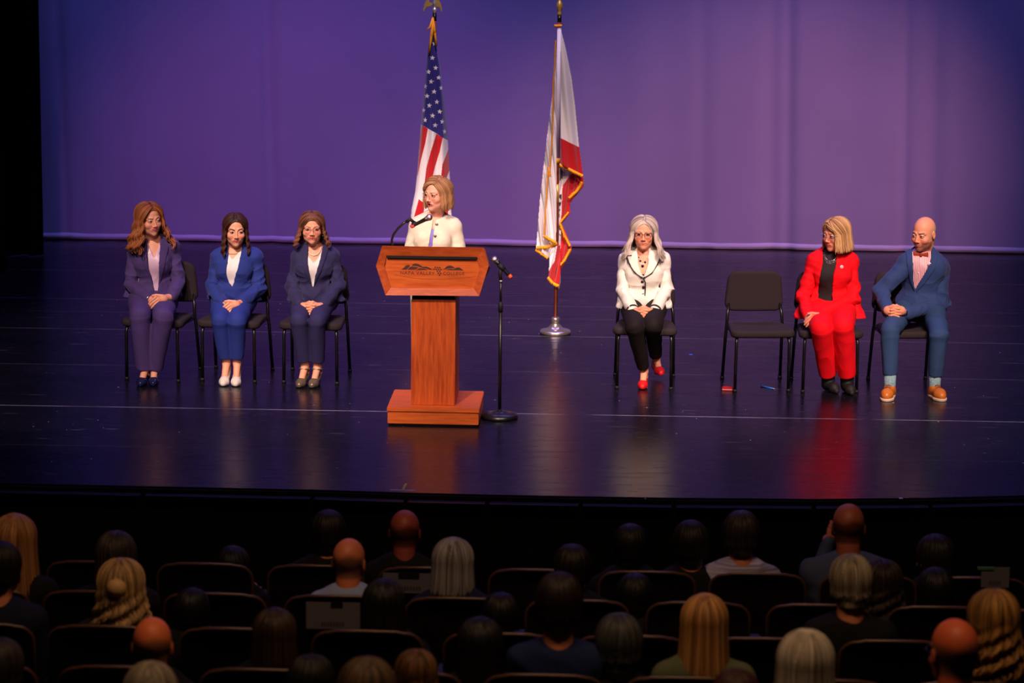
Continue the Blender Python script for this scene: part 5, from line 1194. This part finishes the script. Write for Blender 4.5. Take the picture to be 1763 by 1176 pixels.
def make_seat(loc, label):
    r = empty('theatre_seat', loc, label=label, cat='theatre seat', group='theatre seats in the stalls'); W2 = .235; top = SEATH
    def outline(inset=0.0, z0=.40):
        w2 = W2-inset; pts = [(-w2+.01, z0)]; cr = .075
        for t in np.linspace(math.pi, math.pi/2, 7): pts.append((-w2+cr+cr*math.cos(t), top-inset-cr+cr*math.sin(t)))
        n = len(pts); pts += [(x_, top-inset+.012*math.cos(x_/W2*1.57)) for x_ in np.linspace(-w2+cr+.03, w2-cr-.03, 5)]
        for t in np.linspace(math.pi/2, 0, 7): pts.append((w2-cr+cr*math.cos(t), top-inset-cr+cr*math.sin(t)))
        pts.append((w2-.01, z0)); return pts
    lean = lambda z: -.10*(z-.45)-.0
    def shell(pts, y0, y1, name, m, parent):
        mb = MB(); n = len(pts); V = [(x_, lean(z_)+y0+.03*(x_/W2)**2, z_) for x_, z_ in pts]+[(x_, lean(z_)+y1+.03*(x_/W2)**2, z_) for x_, z_ in pts]
        mb.add(V, [(i, i+n, (i+1) % n+n, (i+1) % n) for i in range(n)])
        for off_ in (0, n):
            for i in range(n//2-1+(n % 2)):
                a, b_, c_, d_ = i, i+1, n-2-i, n-1-i
                if b_ < c_: mb.add([V[off_+a], V[off_+b_], V[off_+c_], V[off_+d_]], [(0, 1, 2, 3)])
                elif b_ == c_: mb.add([V[off_+a], V[off_+b_], V[off_+d_]], [(0, 1, 2)])
        return mb.make(name, m, parent, smooth=True, local=True)
    bk_ = shell(outline(.004), -.02, .0, 'back_shell', shellm, r); shell(outline(.012), .0, .06, 'back_cushion', seatcloth, r)
    o_ = outline(0.0); V, F = tube([(x_, lean(z_)-.012+.03*(x_/W2)**2, z_) for x_, z_ in o_], .0085, 8); mk('rim', V, F, rimw, bk_, local=True)
    f = Fld((-.27, -.02, .34), (.27, .55, .52), .012); f.box((0, .26, .425), (.225, .235, .045), .04); V, F = f.mesh(1); mk('seat_cushion', V, F, seatcloth, r, local=True)
    for sx in (-1, 1):
        mb = MB(); mb.box((sx*.262-.018, -.02, .0), (sx*.262+.018, .30, .60)); mb.make('side_standard', iron, r, local=True, bevel=.01)
        mb = MB(); mb.box((sx*.262-.024, -.01, .60), (sx*.262+.024, .36, .63)); mb.make('armrest', shellm, r, local=True, bevel=.01)
    return r
ORD = ['first', 'second', 'third', 'fourth', 'fifth', 'sixth', 'seventh', 'eighth', 'ninth', 'tenth', 'eleventh']
seat0 = None; SP = []
rows = [(82, 190, 9), (75, 208, 9), (82, 228, 8), (100, 245, 7)]
seat_px = []
for r, (p0, pit, n) in enumerate(rows):
    hw = .235*FPX/(ROWY[r]*.982+(4.2-ROWZ[r])*.188)
    cs = ([(38, 52, 58, 61)[r]-hw] if r else [])+[p0+pit*k+hw for k in range(n)]
    for q, c_ in enumerate(cs):
        if c_-hw > 1763: continue
        seat_px.append((r, q, c_))
for (r, q, c_) in seat_px:
    loc = Vector((P(c_, 1000, ROWY[r]).x, ROWY[r], ROWZ[r]-SEATH)); lab = 'dark theatre seat with thin brown rim, %s row from stage, %s from left' % (ORD[r], ORD[q])
    if seat0 is None: seat0 = make_seat(loc, lab)
    else: o = copy_tree(seat0); o.location = loc; o['label'] = lab
# reserved-seat papers hung over two empty seat backs
paperm = mat('grey_white_paper', (100, 94, 104), .8); greenc = mat('green_clip', (60, 120, 60), .5)
def seat_paper(x0, x1, y0, y1, r, label, green):
    Y = ROWY[r]-.065; A, B = P(x0, y0, Y), P(x1, y1, Y); rt = empty('paper_sign', (A.x, Y, B.z), label=label, cat='paper sign')
    mb = MB(); mb.box((A.x, Y-.001, B.z), (B.x, Y+.001, A.z)); mb.make('sheet', paperm, rt)
    g_ = P(green[0], green[1], Y); h_ = P(green[2], green[3], Y); mb = MB(); mb.box((g_.x, Y-.006, h_.z), (h_.x, Y+.004, g_.z)); mb.make('clip', greenc if green[4] else mat('dark_clip', (14, 14, 16), .5), rt)
    mb = MB(); w_ = (B.x-A.x)
    for k in range(8): mb.box((A.x+w_*(.28+k*.055), Y-.0018, B.z+.012), (A.x+w_*(.28+k*.055+.038), Y-.0009, B.z+.034))
    mb.make('print', mat('dark_print', (62, 58, 64), .8), rt)
    return rt
seat_paper(527, 620, 1036, 1084, 1, 'pale paper hung on the back of a theatre seat, right of centre-left aisle, second row', (570, 1036, 590, 1044, 0))
seat_paper(659, 752, 986, 1022, 0, 'pale paper with dark clip on a seat back behind the grey-haired head', (686, 985, 722, 995, 0))
seat_paper(1690, 1737, 976, 1012, 0, 'pale paper with green clip on a seat back at the far right', (1683, 976, 1711, 981, 1))

def hair_style(kind, c1, c2):
    base = dict(c1=c1, c2=c2, zend=-.10, tip=.2, az0=60)
    d = {'short': dict(n=60, zend=-.045, zvar=.012, puff=.006, r=.0085, cap=.004, nape=-.07, cut=-.085, face=.062, ear=True, hug=.004),
         'bob': dict(n=80, zend=-.125, zvar=.01, puff=.014, r=.0085, cap=.008, nape=-.09, cut=-.10, flare=.012),
         'long': dict(n=95, zend=-.24, zvar=.03, puff=.014, r=.0085, cap=.008, nape=-.09, cut=-.10, flare=.02),
         'wavy': dict(n=95, zend=-.20, zvar=.03, puff=.02, r=.0085, cap=.008, nape=-.09, cut=-.10, flare=.03, wave=.016, wl=.06),
         'fringe': dict(n=0, size=.985, cap=.001, nape=-.06, cut=-.06, ear=True)}[kind]
    base.update(d); return base
def spectator(px, py, r, kind, c1, c2, shirt, label, yaw=0, hs=1.0, skin=(206, 128, 96), wsh=.17, bun=False, glasses=False, pitch=4, dy=.16, hand=None):
    Y = ROWY[r]+dy; top = np.array(P(px, py, Y)); hc = top-np.array([0, 0, .114*hs+(.0 if kind == 'bald' else .012)])
    R = np.array(Matrix.Rotation(math.pi+math.radians(yaw), 3, 'Z') @ Matrix.Rotation(math.radians(pitch), 3, 'X')); zf = ROWZ[r]-SEATH
    root = empty('person', (top[0], Y, zf), label=label, cat='person')
    nk = hc+np.array([0, -.045, -.162*hs]); hip = np.array([top[0], ROWY[r]+.17, zf+.56]); sh = [nk+np.array([g_*wsh*.84, .01, -.045]) for g_ in (-1, 1)]
    spec = dict(skin=skin, brow=(60, 36, 26), lips=(170, 80, 76), neck_r=.054)
    v, f_, c_ = make_head(spec, R.T@((nk+np.array([0, -.01, 0]))-hc)/hs, h=.0048); v = (v*hs)@R.T+hc
    if kind == 'bald':     # short fringe of hair round the sides, as colour on the scalp
        l = ((v-hc)@R)/hs*100; m_ = sm(5.0, 1.0, l[:, 2]-.12*l[:, 1]+.8*np.sin(l[:, 0]*.6))*sm(-5, -2, l[:, 1])*sm(-7.2, -5.5, l[:, 2])*.75*(np.abs(l[:, 0]) < 7.7); c_ = c_*(1-m_[:, None])+np.array(lin(c1))*m_[:, None]
    el = [s_+np.array([g_*.05, .02, -.27]) for s_, g_ in zip(sh, (-1, 1))]; wr = [np.array([top[0]+g_*.06, ROWY[r]+.40, zf+.62]) for g_ in (-1, 1)]
    if hand: wr[0] = np.array(P(hand[0], hand[1], Y+.10)); el[0] = wr[0]+np.array([-.09, -.02, -.24])
    B = Fld(np.minimum.reduce(wr+el+sh+[hip, nk])-.12, np.maximum.reduce(wr+el+sh+[hip, nk])+.12, .0075); B.rc(nk+[0, 0, .03], nk-[0, 0, .06], .045, .06); B.rc(nk-[0, 0, .08], hip, .10, .10, .03, fy=.8)
    for s_, e_, w_ in zip(sh, el, wr): B.rc(nk-[0, 0, .06], s_, .045, .045, .02); B.rc(s_, e_, .045, .036, .01); B.rc(e_, w_, .036, .025, .01)
    for w_ in wr:
        B.ell(w_+[0, .05 if w_[2] < zf+.8 else .02, .01], (.035, .045, .03), .01)
        for i in range(4): 
            o_ = np.array([(i-1.5)*.017, 0, 0]); d_ = np.array([0, .05, -.01]) if w_[2] < zf+.8 else np.array([.02, .03, .06]); B.rc(w_+o_+d_*.8, w_+o_+d_*1.7, .009, .007, .002)
        B.rc(w_+[.02, .02, 0], w_+[.045, .06, .01], .011, .009, .003)
    v2, f2 = B.mesh(1); v, f_, c_ = join([(v, f_, c_), (v2, f2, np.tile(np.array(lin(skin)), (len(v2), 1)))])
    mk('body', v, f_, skinm, root, col=c_)
    lo = np.minimum.reduce([nk, hip]+el+wr)-.15; hi = np.maximum.reduce([nk, hip]+el+wr)+.15; T = Fld(lo, hi, .011); w = wsh/.17
    T.ell(hip, (.18*w, .14, .13)); T.ell(hip+(nk-hip)*.4, (.16*w, .12, .16), .06); T.ell(hip+(nk-hip)*.72, (.17*w, .12, .16), .06)
    for s_, e_, w_ in zip(sh, el, wr): T.rc(nk+[0, 0, -.02], s_, .055, .062, .05); T.rc(s_, e_, .060, .050, .02); T.rc(e_, w_, .050, .036, .015)
    T.rc(nk+[0, -.0, -.04], nk+[0, .0, .028], .066, .060, .015, flat=True)
    V, F = T.mesh(1); V = folds(V, F, .005, 24, int(px)); mk('shirt', V, F, shirt, root)
    T = Fld(np.array([hip[0]-.25, hip[1]-.18, zf]), np.array([hip[0]+.25, hip[1]+.62, zf+.72]), .014); T.ell(hip, (.175*w, .14, .11))
    for g_ in (-1, 1):
        k_ = np.array([hip[0]+g_*.11, hip[1]+.40, zf+.52]); T.rc(hip+[g_*.09, 0, -.01], k_, .085, .068, .03); T.rc(k_, [k_[0], k_[1]+.02, zf+.08], .062, .05, .02); T.rc([k_[0], k_[1], zf+.05], [k_[0], k_[1]+.12, zf+.04], .045, .035, .02)
    V, F = T.mesh(1); mk('trousers', V, F, mat('dark_trousers', (16, 15, 20), .9), root)
    if kind != 'bald':
        p = hair_style(kind, c1, c2); p['n'] = int(p['n']); v, f_, c_ = make_hair(p, int(px))
        if bun:
            bf = Fld((-.07, .04, -.06), (.07, .19, .09), .005); bf.ell((0, .112, .02), (.042, .04, .042)); bv, bF = bf.mesh(1); v, f_, c_ = join([(v, f_, c_), (bv, bF, np.tile(np.array(lin(c2)), (len(bv), 1)))])
        mk('hair', (v*hs)@R.T+hc, f_, hairm, root, col=c_)
    if glasses:
        v, f_ = join([tube(np.array([(q*5.8, -9.2, .6), (q*7.4, -6.5, .5), (q*7.9, -1, .3), (q*7.9, 1.5, -.6)])*.01, .0016, 6) for q in (-1, 1)]+[tube(np.array([(q*3.3+2.4*math.cos(t), -10.2, -.3+1.6*math.sin(t)) for t in np.linspace(0, 6.28, 16)])*.01, .0014, 6) for q in (-1, 1)])
        mk('glasses', (v*hs)@R.T+hc, f_, mat('dark_frame', (30, 20, 18), .3), root)
    return root
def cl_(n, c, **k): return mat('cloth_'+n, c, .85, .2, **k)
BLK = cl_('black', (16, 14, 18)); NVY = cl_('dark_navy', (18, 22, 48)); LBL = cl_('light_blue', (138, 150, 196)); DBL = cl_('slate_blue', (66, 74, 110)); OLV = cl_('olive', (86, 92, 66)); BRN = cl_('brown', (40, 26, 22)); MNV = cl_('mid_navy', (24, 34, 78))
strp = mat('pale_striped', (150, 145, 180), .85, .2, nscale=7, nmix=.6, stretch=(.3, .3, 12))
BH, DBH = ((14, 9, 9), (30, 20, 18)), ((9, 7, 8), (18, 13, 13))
# first row
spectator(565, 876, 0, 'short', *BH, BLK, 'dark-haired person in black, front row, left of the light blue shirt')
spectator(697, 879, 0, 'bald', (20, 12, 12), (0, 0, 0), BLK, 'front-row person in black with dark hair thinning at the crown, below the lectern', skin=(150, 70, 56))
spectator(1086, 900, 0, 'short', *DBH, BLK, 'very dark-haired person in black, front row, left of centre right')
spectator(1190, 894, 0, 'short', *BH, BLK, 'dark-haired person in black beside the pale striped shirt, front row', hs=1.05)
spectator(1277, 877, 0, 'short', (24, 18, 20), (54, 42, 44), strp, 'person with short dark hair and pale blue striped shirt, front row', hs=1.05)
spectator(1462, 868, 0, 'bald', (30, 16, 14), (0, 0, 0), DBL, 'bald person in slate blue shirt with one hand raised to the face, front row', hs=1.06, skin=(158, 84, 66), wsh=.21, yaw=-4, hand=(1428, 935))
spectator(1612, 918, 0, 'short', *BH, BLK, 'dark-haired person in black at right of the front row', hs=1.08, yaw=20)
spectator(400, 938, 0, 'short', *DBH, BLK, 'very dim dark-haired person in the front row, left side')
# second row
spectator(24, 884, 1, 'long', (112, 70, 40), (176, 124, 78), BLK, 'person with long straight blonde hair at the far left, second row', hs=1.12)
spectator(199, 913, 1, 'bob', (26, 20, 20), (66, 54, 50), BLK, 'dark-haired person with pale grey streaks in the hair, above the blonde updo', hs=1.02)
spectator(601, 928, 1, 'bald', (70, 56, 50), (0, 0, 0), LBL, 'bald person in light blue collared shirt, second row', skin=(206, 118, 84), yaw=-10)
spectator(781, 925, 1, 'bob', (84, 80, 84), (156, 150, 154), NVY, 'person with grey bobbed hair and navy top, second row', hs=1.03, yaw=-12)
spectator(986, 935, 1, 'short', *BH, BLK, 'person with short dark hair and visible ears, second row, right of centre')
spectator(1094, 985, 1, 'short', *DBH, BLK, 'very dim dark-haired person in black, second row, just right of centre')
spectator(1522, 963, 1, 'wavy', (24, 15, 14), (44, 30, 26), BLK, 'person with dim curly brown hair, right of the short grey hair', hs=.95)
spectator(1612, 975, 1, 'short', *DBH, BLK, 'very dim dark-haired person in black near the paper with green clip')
# third row
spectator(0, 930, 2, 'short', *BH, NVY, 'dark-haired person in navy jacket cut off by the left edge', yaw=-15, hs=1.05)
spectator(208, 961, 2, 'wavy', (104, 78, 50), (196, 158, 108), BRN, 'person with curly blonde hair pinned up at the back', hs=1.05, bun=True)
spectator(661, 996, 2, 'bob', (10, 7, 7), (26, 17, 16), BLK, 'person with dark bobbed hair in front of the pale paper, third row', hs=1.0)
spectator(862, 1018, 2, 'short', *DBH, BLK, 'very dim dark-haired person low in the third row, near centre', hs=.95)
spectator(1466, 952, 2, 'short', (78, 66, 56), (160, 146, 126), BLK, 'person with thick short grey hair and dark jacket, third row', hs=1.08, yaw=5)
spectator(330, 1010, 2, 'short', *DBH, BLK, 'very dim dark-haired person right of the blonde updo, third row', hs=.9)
# fourth row
spectator(262, 1064, 3, 'bald', (110, 84, 60), (0, 0, 0), BLK, 'bald person with shiny scalp and short greying sides, left side', skin=(224, 116, 70), yaw=3, hs=1.04)
spectator(472, 1046, 3, 'bob', (24, 15, 10), (64, 44, 26), BLK, 'dark brown-haired person in black, fourth row, left of the paper on a seat', hs=.95)
spectator(827, 1062, 3, 'long', *DBH, BLK, 'person with long dark hair, lower centre, fourth row')
spectator(963, 983, 3, 'short', (18, 11, 10), (38, 24, 20), MNV, 'tall person with short dark brown hair and dark blue jacket, right of centre', hs=1.1)
spectator(1066, 1054, 3, 'short', (26, 26, 28), (66, 66, 66), BLK, 'person with short dark grey hair, beside the tall dark-haired person', hs=1.12)
spectator(1214, 1022, 3, 'long', (110, 72, 36), (196, 142, 84), OLV, 'person with straight blonde hair and olive green jacket', hs=1.02)
spectator(1713, 1014, 3, 'wavy', (78, 52, 24), (168, 120, 60), BLK, 'person with wavy golden brown hair at the right edge', hs=1.05)
# fifth and sixth row, at the bottom of the frame
spectator(1388, 1083, 4, 'long', (136, 124, 108), (214, 202, 184), BLK, 'person with long straight white hair, lower right', hs=1.14)
spectator(1645, 1067, 4, 'bald', (110, 84, 66), (0, 0, 0), BLK, 'bald person with glasses and flushed scalp, lower right', skin=(212, 98, 60), yaw=14, hs=1.12, glasses=True)
spectator(535, 1126, 4, 'bob', (10, 9, 9), (28, 24, 22), BLK, 'person with dim dark hair at the bottom edge, left of centre', hs=.95)
spectator(717, 1117, 4, 'wavy', (50, 30, 16), (124, 82, 44), BLK, 'small person with brown hair at the bottom edge, below the centre seats', hs=.8)
spectator(0, 1096, 4, 'short', (30, 24, 22), (60, 50, 46), BLK, 'dark-haired person at the bottom left corner', hs=1.0)
spectator(259, 1137, 5, 'short', (96, 84, 72), (176, 160, 138), BLK, 'person with short grey hair at the bottom edge, in front of the shiny bald scalp', hs=1.05)
spectator(632, 1130, 5, 'bob', (40, 28, 20), (110, 84, 58), BLK, 'person with wide dark hair with lighter top at the bottom edge', hs=1.05)
spectator(1268, 1149, 5, 'short', (40, 18, 14), (74, 36, 28), BLK, 'person with reddish brown hair at the bottom edge, below the olive jacket', hs=.95)
for c_, r in ((1388, 4), (1645, 4), (535, 4), (717, 4), (-5, 4), (259, 5), (632, 5), (1268, 5)):
    o = copy_tree(seat0); o.location = Vector((P(c_, 1100, ROWY[r]).x, ROWY[r], ROWZ[r]-SEATH)); o['label'] = 'dark theatre seat with brown rim under the person at the bottom edge'
